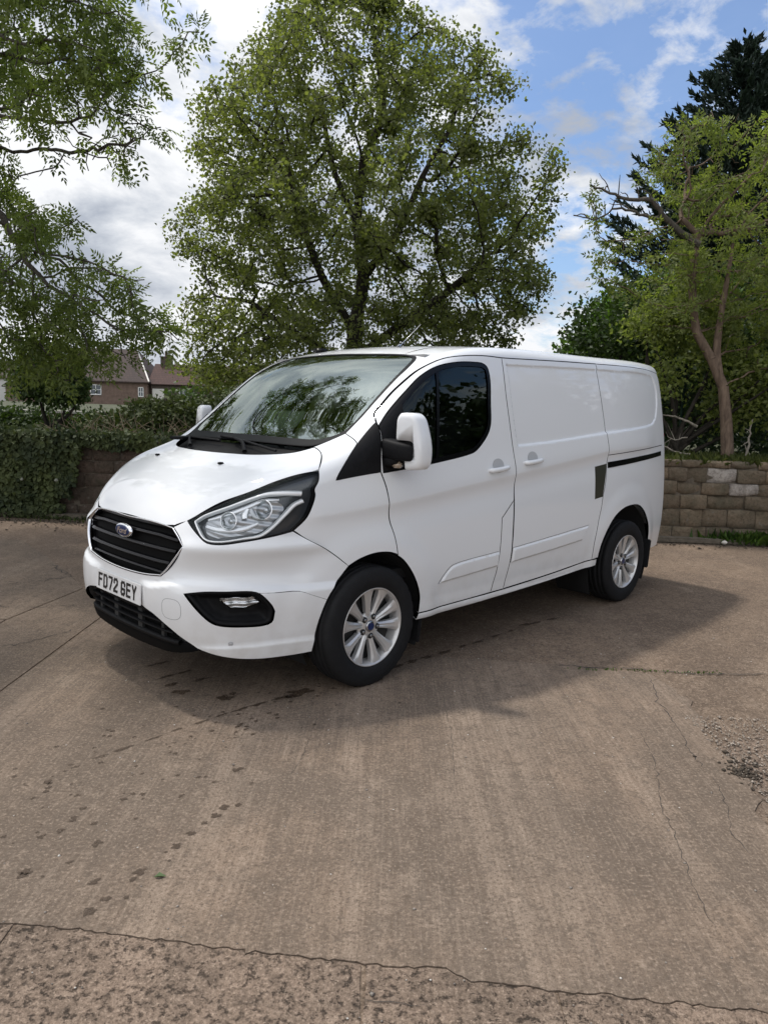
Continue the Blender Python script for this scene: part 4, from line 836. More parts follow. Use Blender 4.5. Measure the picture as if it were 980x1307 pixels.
# ---- wheels
def wheel_meshes():
    R0, R1 = .343, .222; hw = .1075; prof = []
    prof = [(-.085, R1-.006), (-.098, R1+.004), (-.106, R1+.035), (-hw-.002, .285), (-.104, .315), (-.097, .331), (-.086, .339)]
    for g_ in (-.058, -.022, .022, .058):
        prof += [(g_-.006, R0), (g_-.0045, R0-.008), (g_+.0045, R0-.008), (g_+.006, R0)]
    prof += [(.086, .339), (.097, .331), (.104, .315), (hw+.002, .285), (.1085, .262), (.1078, .258), (.106, R1+.03), (.098, R1+.004), (.085, R1-.006)]
    V, Q = lathe_arrays(prof, 96); V = np.array(V)
    a = np.arctan2(V[:, 2], V[:, 0]); r = np.hypot(V[:, 0], V[:, 2]); blk = (np.floor(a/(2*math.pi)*64*1.0+1e-6) % 2)  # tread blocks on the shoulders
    sh = (np.abs(V[:, 1]) > .064) & (np.abs(V[:, 1]) < .098) & (r > .33); V[sh, 0] *= 1-.012*blk[sh]; V[sh, 2] *= 1-.012*blk[sh]
    me_t = bpy.data.meshes.new('tyre'); me_t.from_pydata(V.tolist(), [], Q); me_t.materials.append(RUBBER); me_t.polygons.foreach_set('use_smooth', [True]*len(me_t.polygons))
    # rim: barrel + outer lip
    bm = bmesh.new()
    prof = [(.098, .2235), (.1005, .222), (.1005, .218), (.094, .2135), (.086, .209), (.070, .2045), (.0, .200), (-.08, .205), (-.095, .222)]
    V, Q = lathe_arrays(prof, 96); vs_ = [bm.verts.new(v_) for v_ in V]
    for q in Q: bm.faces.new([vs_[i] for i in q])
    # dished face with ten tapering spokes, ridge along each
    def P(r_, a, y_): return bm.verts.new((r_*math.cos(a), y_, r_*math.sin(a)))
    for k in range(10):
        a0 = math.radians(90+18+36*k); pair = 1 if k % 2 else -1; a0 += pair*math.radians(1.8)
        st = [(.046, .016, .068), (.085, .0165, .074), (.13, .0205, .081), (.17, .0265, .087), (.197, .033, .091), (.2125, .042, .094)]
        rows = []
        for r_, w_, y_ in st:
            da = math.asin(min(.99, w_/r_)); d2 = math.asin(min(.99, w_*.45/r_))
            rows.append([P(r_, a0-da*1.02, y_-.034), P(r_, a0-da, y_-.008), P(r_, a0-d2, y_), P(r_, a0+d2*.1, y_-.0035), P(r_, a0+d2, y_), P(r_, a0+da, y_-.008), P(r_, a0+da*1.02, y_-.034)])
        for p, q in zip(rows[:-1], rows[1:]):
            for j in range(6): bm.faces.new((p[j], p[j+1], q[j+1], q[j]))
    # hub plate
    prof = [(.066, .030), (.072, .034), (.073, .044), (.066, .062), (.058, .080), (.030, .088), (.025, .001)]
    V, Q = lathe_arrays(prof, 48); vs_ = [bm.verts.new(v_) for v_ in V]
    for q in Q: bm.faces.new([vs_[i] for i in q])
    bmesh.ops.recalc_face_normals(bm, faces=bm.faces)
    me_r = bpy.data.meshes.new('rim'); bm.to_mesh(me_r); bm.free(); me_r.materials.append(ALLOY)
    me_r.polygons.foreach_set('use_smooth', [True]*len(me_r.polygons))
    me_r.set_sharp_from_angle(angle=math.radians(38))
    V, Q = lathe_arrays([(.055, .001), (.077, .026), (.0795, .029), (.077, .031), (.06, .032)], 32)
    V, Q = lathe_arrays([(.06, .032), (.077, .031), (.0795, .029), (.0785, .001)], 32)
    me_c = bpy.data.meshes.new('centre_cap'); me_c.from_pydata(V, [], Q); me_c.materials.append(SATIN); me_c.polygons.foreach_set('use_smooth', [True]*len(me_c.polygons))
    V = [(.024*math.cos(a), y_, .021*math.sin(a)) for y_ in (.079, .0808) for a in np.linspace(0, 2*math.pi, 24, endpoint=False)]
    me_b = bpy.data.meshes.new('cap_emblem'); me_b.from_pydata(V, [], [(i, (i+1) % 24, 24+(i+1) % 24, 24+i) for i in range(24)]+[tuple(range(24, 48))]); me_b.materials.append(BADGEBL)
    V, Q = lathe_arrays([(.055, .0105), (.072, .0105), (.079, .0095), (.081, .006), (.081, .001)], 6); me_n = bpy.data.meshes.new('wheel_nut'); me_n.from_pydata(V, [], Q); me_n.materials.append(NUT)
    V, Q = lathe_arrays([(.05, .0175), (.0735, .0170), (.0755, .015), (.0750, .001)], 20); me_h = bpy.data.meshes.new('nut_pocket'); me_h.from_pydata(V, [], Q); me_h.materials.append(DARKALLOY)
    V, Q = lathe_arrays([(-.02, .199), (.028, .199), (.03, .15), (.03, .09), (.05, .088), (.05, .03)], 48); me_d = bpy.data.meshes.new('brake_disc'); me_d.from_pydata(V, [], Q); me_d.materials.append(DARKALLOY)
    return me_t, me_r, me_c, me_b, me_n, me_h, me_d
WM = wheel_meshes()
for cx_ in (0., -2.933):
    for s_ in (1, -1):
        w_ = empty('wheel', (cx_, .8605*s_, .336), 0, VAN); w_.rotation_euler = (0, 0, 0 if s_ == 1 else math.pi)
        sp_ = math.radians(-8 if cx_ == 0 else 12)
        def add(nm, me, loc=(0, 0, 0)):
            o = bpy.data.objects.new(nm, me); COL.objects.link(o); o.parent = w_; o.location = loc; o.rotation_euler = (0, sp_, 0); return o
        add('tyre', WM[0]); add('rim', WM[1]); add('centre_cap', WM[2]); add('cap_emblem', WM[3]); add('brake_disc', WM[6])
        for k in range(5):
            a = math.radians(90+72*k+36)+sp_; add('wheel_nut', WM[4], (.057*math.cos(a), 0.0, .057*math.sin(a))); add('nut_pocket', WM[5], (.057*math.cos(a), 0, .057*math.sin(a)))
# mud flaps
for cx_, zt in ((-.415, .40), (-3.40, .46)):
    for s_ in (1, -1):
        box('mud_flap', (cx_, .845*s_, zt-.115), (.022, .20, .25), RUBBER, VAN, .008, Matrix.Rotation(math.radians(-6), 3, 'Y'))
pp = empty('paper_sheet', (.20, -.22, 1.262)); bpy.data.objects.remove(pp)
bm = bmesh.new(); bm_box(bm, (0, 0, 0), (.30, .21, .006), None, .001); bm_box(bm, (.01, .02, .005), (.28, .19, .003), Matrix.Rotation(.12, 3, 'Z'), .001)
paper = from_bm('paper_sheet', bm, DASHTEAL); paper.location = (.19, -.20, 1.252); paper.rotation_euler = (0, 0, 1.35)
tag(paper, 'pale green papers lying on the dashboard behind the windscreen', 'paper')
# ================================================================== THE YARD AND ITS SURROUNDINGS
def yvec(t):       # texture vector in yard metres (x = to the right, y = away), same for every ground sheet
    tcn = N(t, 'ShaderNodeNewGeometry'); vr = N(t, 'ShaderNodeVectorRotate', rotation_type='Z_AXIS', invert=False)
    vr.inputs['Angle'].default_value = -math.atan2(ER[1], ER[0]); t.links.new(tcn.outputs['Position'], vr.inputs['Vector']); return vr.outputs[0]
def vscale(t, v, s):
    n = N(t, 'ShaderNodeVectorMath', operation='MULTIPLY'); t.links.new(v, n.inputs[0]); n.inputs[1].default_value = s; return n.outputs[0]
def voro(t, v, sc, feature='F1', out='Distance'):
    n = N(t, 'ShaderNodeTexVoronoi', feature=feature, i_Scale=sc); t.links.new(v, n.inputs['Vector']); return n.outputs[out]
def ground_mat(name, base, dark, light, coarse=0., streak=0., bumpd=.004, pits=0.):
    m = bpy.data.materials.new(name); m.use_nodes = True; t = m.node_tree; b = bsdf(m); v = yvec(t)
    b.inputs['Roughness'].default_value = .92; b.inputs['Specular IOR Level'].default_value = .2
    k = lambda c_, q: tuple(x*q for x in c_)
    big = noise(t, v, .8, 5, .6, .5); mid = noise(t, v, 3.4, 8, .7, .4); mott = noise(t, v, 17, 8, .75, .3); fine = noise(t, v, 75, 4, .75); grit = noise(t, v, 210, 2, .7)
    c = mixc(t, ramp(t, big, [(.42, 0.), (.58, 1.)]), dark, base)
    c = mixc(t, ramp(t, mid, [(.36, .75), (.52, 0.)]), c, k(dark, .88)); c = mixc(t, ramp(t, mid, [(.54, 0.), (.70, .55)]), c, light)
    if streak:
        wide = noise(t, vscale(t, v, (2.3, .30, 1)), 1, 5, .62, .5); c = mixc(t, ramp(t, wide, [(.38, streak), (.52, 0.)]), c, k(dark, .80)); c = mixc(t, ramp(t, wide, [(.52, 0.), (.66, streak*.75)]), c, light)
        s1 = noise(t, vscale(t, v, (21, .8, 1)), 1, 6, .65, .2); c = mixc(t, ramp(t, s1, [(.38, streak*.8), (.50, 0.)]), c, k(dark, .80))
        s2 = noise(t, vscale(t, v, (95, 2.2, 1)), 1, 4, .65, .2); c = mixc(t, ramp(t, s2, [(.40, streak*.7), (.52, 0.)]), c, k(base, .58)); c = mixc(t, ramp(t, s2, [(.54, 0.), (.66, streak*.5)]), c, light)
    c = mixc(t, ramp(t, mott, [(.34, .85), (.49, 0.)]), c, k(dark, .70)); c = mixc(t, ramp(t, mott, [(.55, 0.), (.68, .55)]), c, light)
    c = mixc(t, ramp(t, fine, [(.38, .85), (.47, 0.)]), c, k(base, .42)); c = mixc(t, ramp(t, fine, [(.55, 0.), (.64, .60)]), c, k(light, 1.15))
    c = mixc(t, ramp(t, grit, [(.36, .8), (.46, 0.)]), c, k(base, .45))
    hgt = mth(t, 'ADD', mth(t, 'MULTIPLY', fine, .8), mth(t, 'MULTIPLY', mott, 1.2))
    if coarse:
        vo = voro(t, v, 75); vc = voro(t, v, 75, out='Color'); sp2 = N(t, 'ShaderNodeSeparateColor'); t.links.new(vc, sp2.inputs[0])
        chip = mth(t, 'MULTIPLY', ramp(t, vo, [(.22, 1.), (.40, 0.)]), ramp(t, sp2.outputs[0], [(.80, 0.), (.95, 1.)])); c = mixc(t, mth(t, 'MULTIPLY', chip, coarse*.9), c, k(light, 1.35))
        chip2 = mth(t, 'MULTIPLY', ramp(t, vo, [(.30, 1.), (.46, 0.)]), ramp(t, sp2.outputs[1], [(.60, 0.), (.72, 1.)])); c = mixc(t, mth(t, 'MULTIPLY', chip2, coarse), c, k(base, .42))
        hgt = mth(t, 'ADD', hgt, mth(t, 'MULTIPLY', ramp(t, vo, [(.0, 1.), (.5, 0.)]), .8*coarse))
    if pits:
        pn = noise(t, v, 34, 10, .85, .15); pn2 = noise(t, v, 3.6, 6, .7, .5)
        pm_ = mth(t, 'MULTIPLY', ramp(t, pn, [(.40, 1.), (.455, 0.)]), ramp(t, pn2, [(.44, .15), (.56, 1.)]))
        c = mixc(t, mth(t, 'MULTIPLY', pm_, pits), c, (.050, .041, .035)); hgt = mth(t, 'SUBTRACT', hgt, mth(t, 'MULTIPLY', pm_, 2.))
    t.links.new(c, b.inputs['Base Color'])
    bn = N(t, 'ShaderNodeBump', i_Strength=.9, i_Distance=bumpd); t.links.new(hgt, bn.inputs['Height']); t.links.new(bn.outputs[0], b.inputs['Normal'])
    MATS[name] = m; return m
CONC = ground_mat('smooth_brushed_concrete', (0.219, 0.162, 0.119), (0.142, 0.111, 0.086), (0.300, 0.234, 0.180), 0., .60, .003)
CONC2 = ground_mat('old_concrete', (0.207, 0.154, 0.113), (0.134, 0.103, 0.079), (0.284, 0.223, 0.168), .30, .40, .004)
ROUGH = ground_mat('worn_aggregate_concrete', (0.248, 0.182, 0.136), (0.170, 0.128, 0.097), (0.348, 0.268, 0.206), .35, 0., .008, .55)
TARMAC = ground_mat('brown_worn_tarmac', (0.217, 0.158, 0.113), (0.149, 0.110, 0.082), (0.316, 0.245, 0.185), .75, .22, .008)
SOIL = grain(mat('soil_dark', (.05, .042, .034), .95), 6, .4, .6, 60, dist=.02)
WET = mat('wet_oil_stain', (.060, .040, .026), .6, 0, 0, .3)
t = WET.node_tree; _ge = N(t, 'ShaderNodeNewGeometry'); t.links.new(ramp(t, noise(t, _ge.outputs['Position'], 42, 5, .7), [(.32, .1), (.55, .88)]), bsdf(WET).inputs['Alpha']); CRACK = mat('crack_dark', (.035, .03, .026), .95)
def sheet(name, pts, z, mat_, thick=0., kind='structure', parent=None):
    n = len(pts); V = [W(r, f, z) for r, f in pts]
    bm = bmesh.new(); vs_ = [bm.verts.new(v) for v in V]; f_ = bm.faces.new(vs_); bm.normal_update()
    if f_.normal.z < 0: f_.normal_flip()
    if thick:
        lo = [bm.verts.new((v[0], v[1], v[2]-thick)) for v in V]
        for i in range(n):
            j = (i+1) % n; bm.faces.new((vs_[j], vs_[i], lo[i], lo[j]))
    bmesh.ops.triangulate(bm, faces=[f for f in bm.faces if len(f.verts) > 4])
    bmesh.ops.recalc_face_normals(bm, faces=bm.faces) if thick else None
    o = from_bm(name, bm, mat_, parent); 
    if kind: o['kind'] = kind
    return o
def jag(pts, amp=.012, step=.05, seed=0):
    rg = np.random.default_rng(seed); out = []
    for (a, b) in zip(pts[:-1], pts[1:]):
        a = np.array(a, float); b = np.array(b, float); n = max(1, int(np.linalg.norm(b-a)/step))
        for k in range(n):
            p = a+(b-a)*k/n; q = rg.normal(0, amp, 2) if (k or out) else 0; out.append(tuple(p+q))
    out.append(tuple(pts[-1])); return out
sheet('yard_ground', [(-300, -200), (300, -200), (300, 500), (-300, 500)], -.030, SOIL)
sheet('tarmac_surface', [(-16, -8), (16, -8), (16, 9.6), (-16, 9.95)], -.006, TARMAC, .02)
front_edge = jag([(-6, 2.25), (-2.0, 2.05), (-1.1, 2.0), (-.86, 1.985), (-.51, 1.94), (-.16, 1.90), (.06, 1.88), (.19, 1.88), (.28, 1.84), (.49, 1.81), (.65, 1.80), (.78, 1.78), (1.06, 1.76), (1.5, 1.70)], .004, .02, 3)
right_edge = jag([(1.5, 1.70), (1.38, 2.1), (1.42, 2.34), (1.50, 2.63), (1.63, 3.05), (1.61, 3.36), (1.70, 3.79), (1.71, 4.16), (1.56, 4.36), (1.04, 4.42), (.57, 4.50), (.27, 4.48), (-.43, 4.62), (-1.3, 5.2), (-1.96, 5.75)], .016, .06, 4)
# main slab, cut along its joint with the slabs to the left
main = [p for p in front_edge if p[0] > -1.98]; main = [(-1.985, 2.05)]+main[0:]+right_edge[1:]+[(-1.99, 5.75)]
sheet('concrete_slab', main, 0., CONC, .012)
sheet('concrete_slab', [(-2.0, 2.06), (-2.56, 2.09), (-2.60, 5.0), (-2.44, 5.92), (-2.005, 5.78)], -.001, CONC2, .012)
sheet('concrete_slab', [(-2.575, 2.09), (-6, 2.25), (-6., 5.1), (-2.615, 5.0)], -.0005, CONC2, .012)
sheet('concrete_slab', [(-2.455, 5.94), (-2.615, 5.02), (-6, 5.12), (-6, 8.2), (-3.9, 7.9), (-2.9, 6.6)], -.002, CONC2, .012)
fe2 = [(p[0]+.0, p[1]-.0035-.004*abs(mnoise.noise(Vector((p[0]*9, 0, 0))))) for p in front_edge]
# worn strip in the foreground, split by short joints
def strip(r0, r1, seed):
    top = [(r0, float(np.interp(r0, [q[0] for q in fe2], [q[1] for q in fe2])))]+[p for p in fe2 if r0 < p[0] < r1]+[(r1, float(np.interp(r1, [q[0] for q in fe2], [q[1] for q in fe2])))]
    side = jag([top[-1], (r1+.0, -3.)], .004, .08, seed)[1:]; s2 = jag([(r0, -3.), top[0]], .004, .08, seed+1)[:-1]
    sheet('worn_concrete_strip', top+side+s2, -.002, ROUGH, .012)
strip(-6, -1.06, 11); strip(-1.048, -.025, 12); strip(-.012, .50, 13); strip(.512, 1.5, 14)
sheet('worn_concrete_strip', jag([(1.515, 1.69), (1.40, 2.1), (1.435, 2.34), (1.515, 2.63), (1.645, 3.05), (1.63, 3.36)], .01, .05, 21)+[(1.9, 3.5), (2.6, 3.3), (3.4, 1.0), (3.4, -3), (1.515, -3)], -.004, ROUGH, .012)
def crack(pts, w, seed, amp=.012):
    P = np.array(jag(pts, amp, .03, seed)); rg = np.random.default_rng(seed+50); k = len(P)
    T = np.gradient(P, axis=0); T /= np.linalg.norm(T, axis=1)[:, None]; nn = np.stack([-T[:, 1], T[:, 0]], 1)
    ww = w*(.25+rg.random(k)*1.1)*np.minimum(1, np.minimum(np.arange(k), np.arange(k)[::-1])/3+.1)
    A = P+nn*ww[:, None]/2; B = P-nn*ww[:, None]/2; V = [W(a[0], a[1], .0012) for a in A]+[W(b[0], b[1], .0012) for b in B]
    o = pydata('crack', V, [(i, i+1, k+i+1, k+i) for i in range(k-1)], CRACK); o['kind'] = 'structure'
crack([(1.62, 4.30), (1.58, 4.05), (1.53, 3.88), (1.52, 3.63), (1.47, 3.31), (1.46, 3.1)], .0045, 1, .007)
crack([(1.30, 3.5), (1.26, 3.18), (1.15, 2.78), (1.11, 2.51), (1.07, 2.28), (1.05, 2.06)], .0028, 2, .005)
crack([(1.47, 3.05), (1.42, 2.8), (1.35, 2.6), (1.36, 2.45)], .0028, 5, .006)
crack([(1.04, 4.44), (1.3, 4.39), (1.57, 4.40), (1.75, 4.36), (1.98, 4.34), (2.39, 4.38), (3.6, 4.45)], .009, 3, .006)
crack([(-.30, 3.6), (-.32, 3.2), (-.36, 2.9)], .0018, 6, .004); crack([(.35, 4.0), (.36, 3.4), (.33, 2.9)], .0018, 7, .003)
crack([(-2.0, 4.9), (-2.25, 4.5), (-2.5, 4.35), (-3.0, 4.1)], .006, 8); crack([(-2.1, 5.4), (-3.0, 5.3), (-4.2, 5.4)], .006, 9, .02)
crack([(-3.1, 6.8), (-2.7, 6.3), (-3.2, 5.9), (-4.4, 6.2)], .008, 10, .02)
crack([(-.05, 1.76), (.05, 1.75), (.14, 1.74), (.18, 1.71)], .003, 31, .005)
# drips and stains
def blot(r, f, a, b, seed, rot=0., m=WET, z=.0018):
    rg = np.random.default_rng(seed); n = 26; ph = rg.random(5)*6.28; am = rg.random(5)*.22; V = []
    for k in range(n):
        t_ = 2*math.pi*k/n; rr = 1+sum(am[j]*math.sin((j+2)*t_+ph[j]) for j in range(5)); x = a*rr*math.cos(t_); y = b*rr*math.sin(t_)
        V.append((r+x*math.cos(rot)-y*math.sin(rot), f+x*math.sin(rot)+y*math.cos(rot)))
    return [W(p[0], p[1], z) for p in V]
bm = bmesh.new(); sd = 100
def addblot(*a, **k):
    vs_ = [bm.verts.new(v) for v in blot(*a, **k)]; f = bm.faces.new(vs_)
    f.normal_update()
    if f.normal.z < 0: f.normal_flip()
for (r, f, a, b, ro) in [(-.43, 3.84, .085, .040, .6), (-.50, 3.77, .06, .02, .5), (-.81, 3.74, .042, .035, 0), (-.78, 3.80, .02, .02, 0), (-1.06, 3.80, .05, .028, .3), (-1.14, 3.90, .04, .02, .8), (-1.0, 3.99, .05, .014, .8), (-1.2, 4.02, .06, .012, .9), (-1.31, 4.22, .07, .014, .8),
                         (-1.12, 4.1, .05, .012, .8), (-.62, 3.67, .05, .012, .75), (-.70, 3.60, .05, .009, .8), (-.78, 3.52, .035, .008, .8), (-.86, 3.43, .05, .008, .8), (-.95, 3.34, .03, .008, .8), (-1.03, 3.24, .04, .008, .8), (-1.13, 3.13, .05, .009, .8), (-1.2, 3.05, .03, .01, .8), (-1.27, 2.95, .02, .008, .8), (-1.33, 2.82, .02, .012, .8),
                         (.10, 4.30, .07, .018, .8), (.20, 4.40, .05, .022, .8), (.30, 4.49, .055, .018, .8), (.42, 4.60, .07, .015, .75), (.55, 4.73, .05, .012, .8), (.66, 4.83, .06, .014, .8), (.80, 4.98, .06, .012, .8), (.93, 5.11, .04, .012, .8), (1.1, 5.3, .10, .02, .6), (1.3, 5.45, .06, .015, .6), (.0, 4.1, .025, .02, 0), (-.12, 3.96, .02, .014, 0), (-.25, 3.92, .018, .01, 0)]:
    sd += 1; addblot(r, f, a, b, sd, ro)
for (r, f) in [(-.97, 2.41), (-1.11, 2.63), (-1.18, 2.44), (-1.13, 2.48), (-1.14, 2.24), (-1.14, 2.22), (-.86, 2.06), (-.77, 2.13), (-.78, 2.22), (-.83, 2.12), (-.77, 2.26), (-.66, 2.49), (-.58, 2.67), (-.53, 2.69), (-.6, 2.61), (-.69, 2.41), (-.71, 2.9), (-.66, 2.86), (-.59, 2.97), (-.51, 2.86), (-.63, 2.56), (-.72, 2.37), (-.9, 2.2), (-1.02, 2.3)]:
    sd += 1; s_ = RNG.uniform(.006, .017); addblot(r, f, s_*1.3, s_, sd, .7)
for _ in range(150):
    sd += 1; u = RNG.random(); r = -1.5+u*1.3+RNG.normal(0, .18); f = 2.5+u*1.6+RNG.normal(0, .3); s_ = RNG.uniform(.003, .010); addblot(r, f, s_*1.4, s_, sd, .7)
o = from_bm('wet_stains', bm, WET); o['kind'] = 'structure'
# loose stones and grit
STONE = grain(mat('loose_grit', (.30, .265, .23), .9), 40, .5)
CRUMB = grain(mat('pale_crumbled_tarmac', (.40, .34, .28), .9), 40, .55); STONE2 = mat('pale_grit', (.55, .52, .47), .9); DEBR = mat('dark_leaf_litter', (.05, .038, .026), .9)
def scatter_stones(name, n, fn, mat_, smin, smax, seed, z=0.):
    rg = np.random.default_rng(seed); oc = np.array([(1, 0, 0), (-1, 0, 0), (0, 1, 0), (0, -1, 0), (0, 0, 1), (0, 0, -.4)]); fc = [(0, 2, 4), (2, 1, 4), (1, 3, 4), (3, 0, 4), (2, 0, 5), (1, 2, 5), (3, 1, 5), (0, 3, 5)]
    V = []; T = []
    for i in range(n):
        r, f = fn(rg); s_ = rg.uniform(smin, smax)*(1 if rg.random() < .9 else 1.8); a = rg.random()*6.28; q = oc*rg.uniform(.6, 1.3, (6, 3))*s_*[1, 1, .6]
        q = np.stack([q[:, 0]*math.cos(a)-q[:, 1]*math.sin(a), q[:, 0]*math.sin(a)+q[:, 1]*math.cos(a), q[:, 2]], 1)+np.array(W(r, f, z+s_*.2)); T += [(x+6*i, y+6*i, w_+6*i) for x, y, w_ in fc]; V.append(q)
    me = mesh_np(name, np.concatenate(V), None, np.array(T)); o = link(name, me, mat_); tag(o, 'scattered loose grit and small stones on the yard surface', 'gravel', kind='stuff'); return o
scatter_stones('grit', 900, lambda g: (g.uniform(-4, 3.5), 1.0+g.random()**1.4*7), STONE, .002, .005, 1)
scatter_stones('pale_grit', 160, lambda g: (g.uniform(-2, 2.5), 1.2+g.random()*4), STONE2, .002, .0045, 2)['label'] = 'scattered pale specks of grit across the concrete'
scatter_stones('broken_tarmac_crumbs', 2600, lambda g: (1.60+abs(g.normal(0, .28)), g.uniform(1.8, 3.7)), CRUMB, .002, .007, 3)['label'] = 'crumbled grit along the broken edge at the right of the slab'
o = scatter_stones('leaf_litter', 150, lambda g: (g.normal(1.62, .05)+.02, g.normal(3.09, .07)), DEBR, .004, .011, 4); tag(o, 'clump of dark leaf litter on the broken edge at right', 'leaf litter')
o = scatter_stones('gutter_litter', 1500, lambda g: (g.uniform(-5.5, 6), 9.2-abs(g.normal(0, .22))), DEBR, .006, .02, 5); tag(o, 'brown litter gathered along the foot of the stone wall', 'leaf litter')
GREENL = mat('fresh_leaf', (.05, .09, .02), .6)
V = [W(-.715, 2.23, .003), W(-.70, 2.245, .012), W(-.675, 2.236, .004), W(-.70, 2.226, .010)]; o = pydata('fallen_leaf', V, [(0, 1, 2, 3)], GREENL); sol = o.modifiers.new('t', 'SOLIDIFY'); sol.thickness = .001
tag(o, 'single small green leaf lying on the concrete', 'leaf')
# ------------------------------------------------------------------ raised ground and retaining wall
def wf(s): return 9.37-.045*s
BANK = grain(mat('bank_soil', (.07, .062, .04), .95), 3, .5, .6, 25, dist=.05, c2=(.05, .07, .025))
sheet('raised_ground', [(-300, wf(-8)+.22+.045*0), (-8, wf(-8)+.22), (8, wf(8)+.22), (300, wf(8)+.22), (300, 400), (-300, 400)], .93, BANK)
WALLD = W(1, wf(1)); WALLA = math.atan2(WALLD[1]-W(0, wf(0))[1], WALLD[0]-W(0, wf(0))[0])
wall = empty('retaining_wall', W(0, wf(0)), WALLA); tag(wall, 'long low retaining wall of weathered stone blocks behind the van', 'wall')
MORT = grain(mat('old_mortar', (.15, .125, .095), .95), 18, .4, .6, 80)
cm = box('mortar_core', (0, .14, .50), (14, .22, .98), MORT, wall)
def stone_mat(name, c1, c2, c3):
    m = mat(name, c1, .92, spec=.25); t = m.node_tree; b = bsdf(m); oi = N(t, 'ShaderNodeObjectInfo'); ge = N(t, 'ShaderNodeNewGeometry'); v = ge.outputs['Position']
    c = mixc(t, oi.outputs['Random'], c1, c2); c = mixc(t, ramp(t, noise(t, v, 5, 7, .7, .4), [(.42, 0.), (.66, .85)]), c, c3)
    c = mixc(t, ramp(t, noise(t, v, 34, 6, .7), [(.36, .7), (.52, 0.)]), c, tuple(x*.35 for x in c1)); t.links.new(c, b.inputs['Base Color'])
    c = mixc(t, ramp(t, noise(t, v, 11, 5, .7), [(.60, 0.), (.70, .6)]), c, (.20, .19, .17)); t.links.new(c, b.inputs['Base Color'])
    bn = N(t, 'ShaderNodeBump', i_Strength=1., i_Distance=.03); t.links.new(noise(t, v, 19, 9, .75), bn.inputs['Height']); t.links.new(bn.outputs[0], b.inputs['Normal']); return m
SM = stone_mat('wall_stone', (.250, .190, .130), (.140, .110, .080), (.105, .095, .066)); SMP = stone_mat('pale_wall_stone', (.46, .42, .38), (.38, .34, .30), (.16, .13, .11)); SMR = stone_mat('reddish_wall_block', (.12, .085, .066), (.10, .072, .058), (.06, .055, .04))
def stone_variant(seed, m):
    bm = bmesh.new(); bmesh.ops.create_cube(bm, size=1.); bmesh.ops.subdivide_edges(bm, edges=bm.edges[:], cuts=2, use_grid_fill=True); rg = np.random.default_rng(seed)
    dele = [f for f in bm.faces if f.calc_center_median().y > .49]; bmesh.ops.delete(bm, geom=dele, context='FACES')
    for v_ in bm.verts:
        c = v_.co; e = (abs(c.x) > .49)+(abs(c.z) > .49)
        if e: c.x -= math.copysign(.008*(e+rg.random()*1.6), c.x) if abs(c.x) > .49 else rg.normal(0, .01); c.z -= math.copysign(.014*(e+rg.random()*1.4), c.z) if abs(c.z) > .49 else rg.normal(0, .01)
        if c.y < -.4: c.y += (.07*e+rg.normal(0, .09))
    me = bpy.data.meshes.new('stone'); bmesh.ops.triangulate(bm, faces=bm.faces[:]); bm.to_mesh(me); bm.free(); me.materials.append(m); me.polygons.foreach_set('use_smooth', [True]*len(me.polygons)); return me
SV = [stone_variant(i, SM) for i in range(8)]; SVP = [stone_variant(i+20, SMP) for i in range(3)]; SVR = [stone_variant(i+40, SMR) for i in range(4)]
rg = np.random.default_rng(5); rows = [(.0, .18), (.18, .41), (.41, .59), (.59, .75), (.75, .91), (.91, 1.02)]
for ri, (za, zb) in enumerate(rows):
    s_ = -5.4+rg.uniform(-.3, 0)
    while s_ < 6.3:
        wd_ = rg.uniform(.22, .42)*(1.15 if zb-za > .17 else .95)
        if -2.3 < s_ < 2.6: s_ += wd_; continue
        pale = (ri == 4 and 4.15 < s_+wd_/2 < 4.50) or (ri == 3 and 4.25 < s_+wd_/2 < 4.75); me = (SVP if pale else SVR if s_ < -1 else SV)[rg.integers(3)] if (pale or s_ < -1) else SV[rg.integers(8)]
        cz_ = lambda i, x: 0. if i == 0 else rows[i-1][1]+(.030*mnoise.noise(Vector((x*1.1, i*3.3, 0))) if i < 6 else .012*mnoise.noise(Vector((x*3, 9, 0))))
        xa_, xb_ = s_, s_+wd_; zl_ = (cz_(ri, xa_)+cz_(ri, xb_))/2; zh_ = (cz_(ri+1, xa_)+cz_(ri+1, xb_))/2; tl_ = math.atan2((cz_(ri, xb_)-cz_(ri, xa_)+cz_(ri+1, xb_)-cz_(ri+1, xa_))/2, wd_)
        o = bpy.data.objects.new('stone', me); COL.objects.link(o); o.parent = wall; o.location = (s_+wd_/2, .052+rg.uniform(-.012, .016), (zl_+zh_)/2); o.scale = (wd_+.001, .10+rg.uniform(0, .02), zh_-zl_+.001); o.rotation_euler = (0, -tl_+rg.normal(0, .01), rg.normal(0, .02))
        s_ += wd_
box('kerb_foot', (0, -.10, .025), (14, .16, .07), MORT, wall, .02)
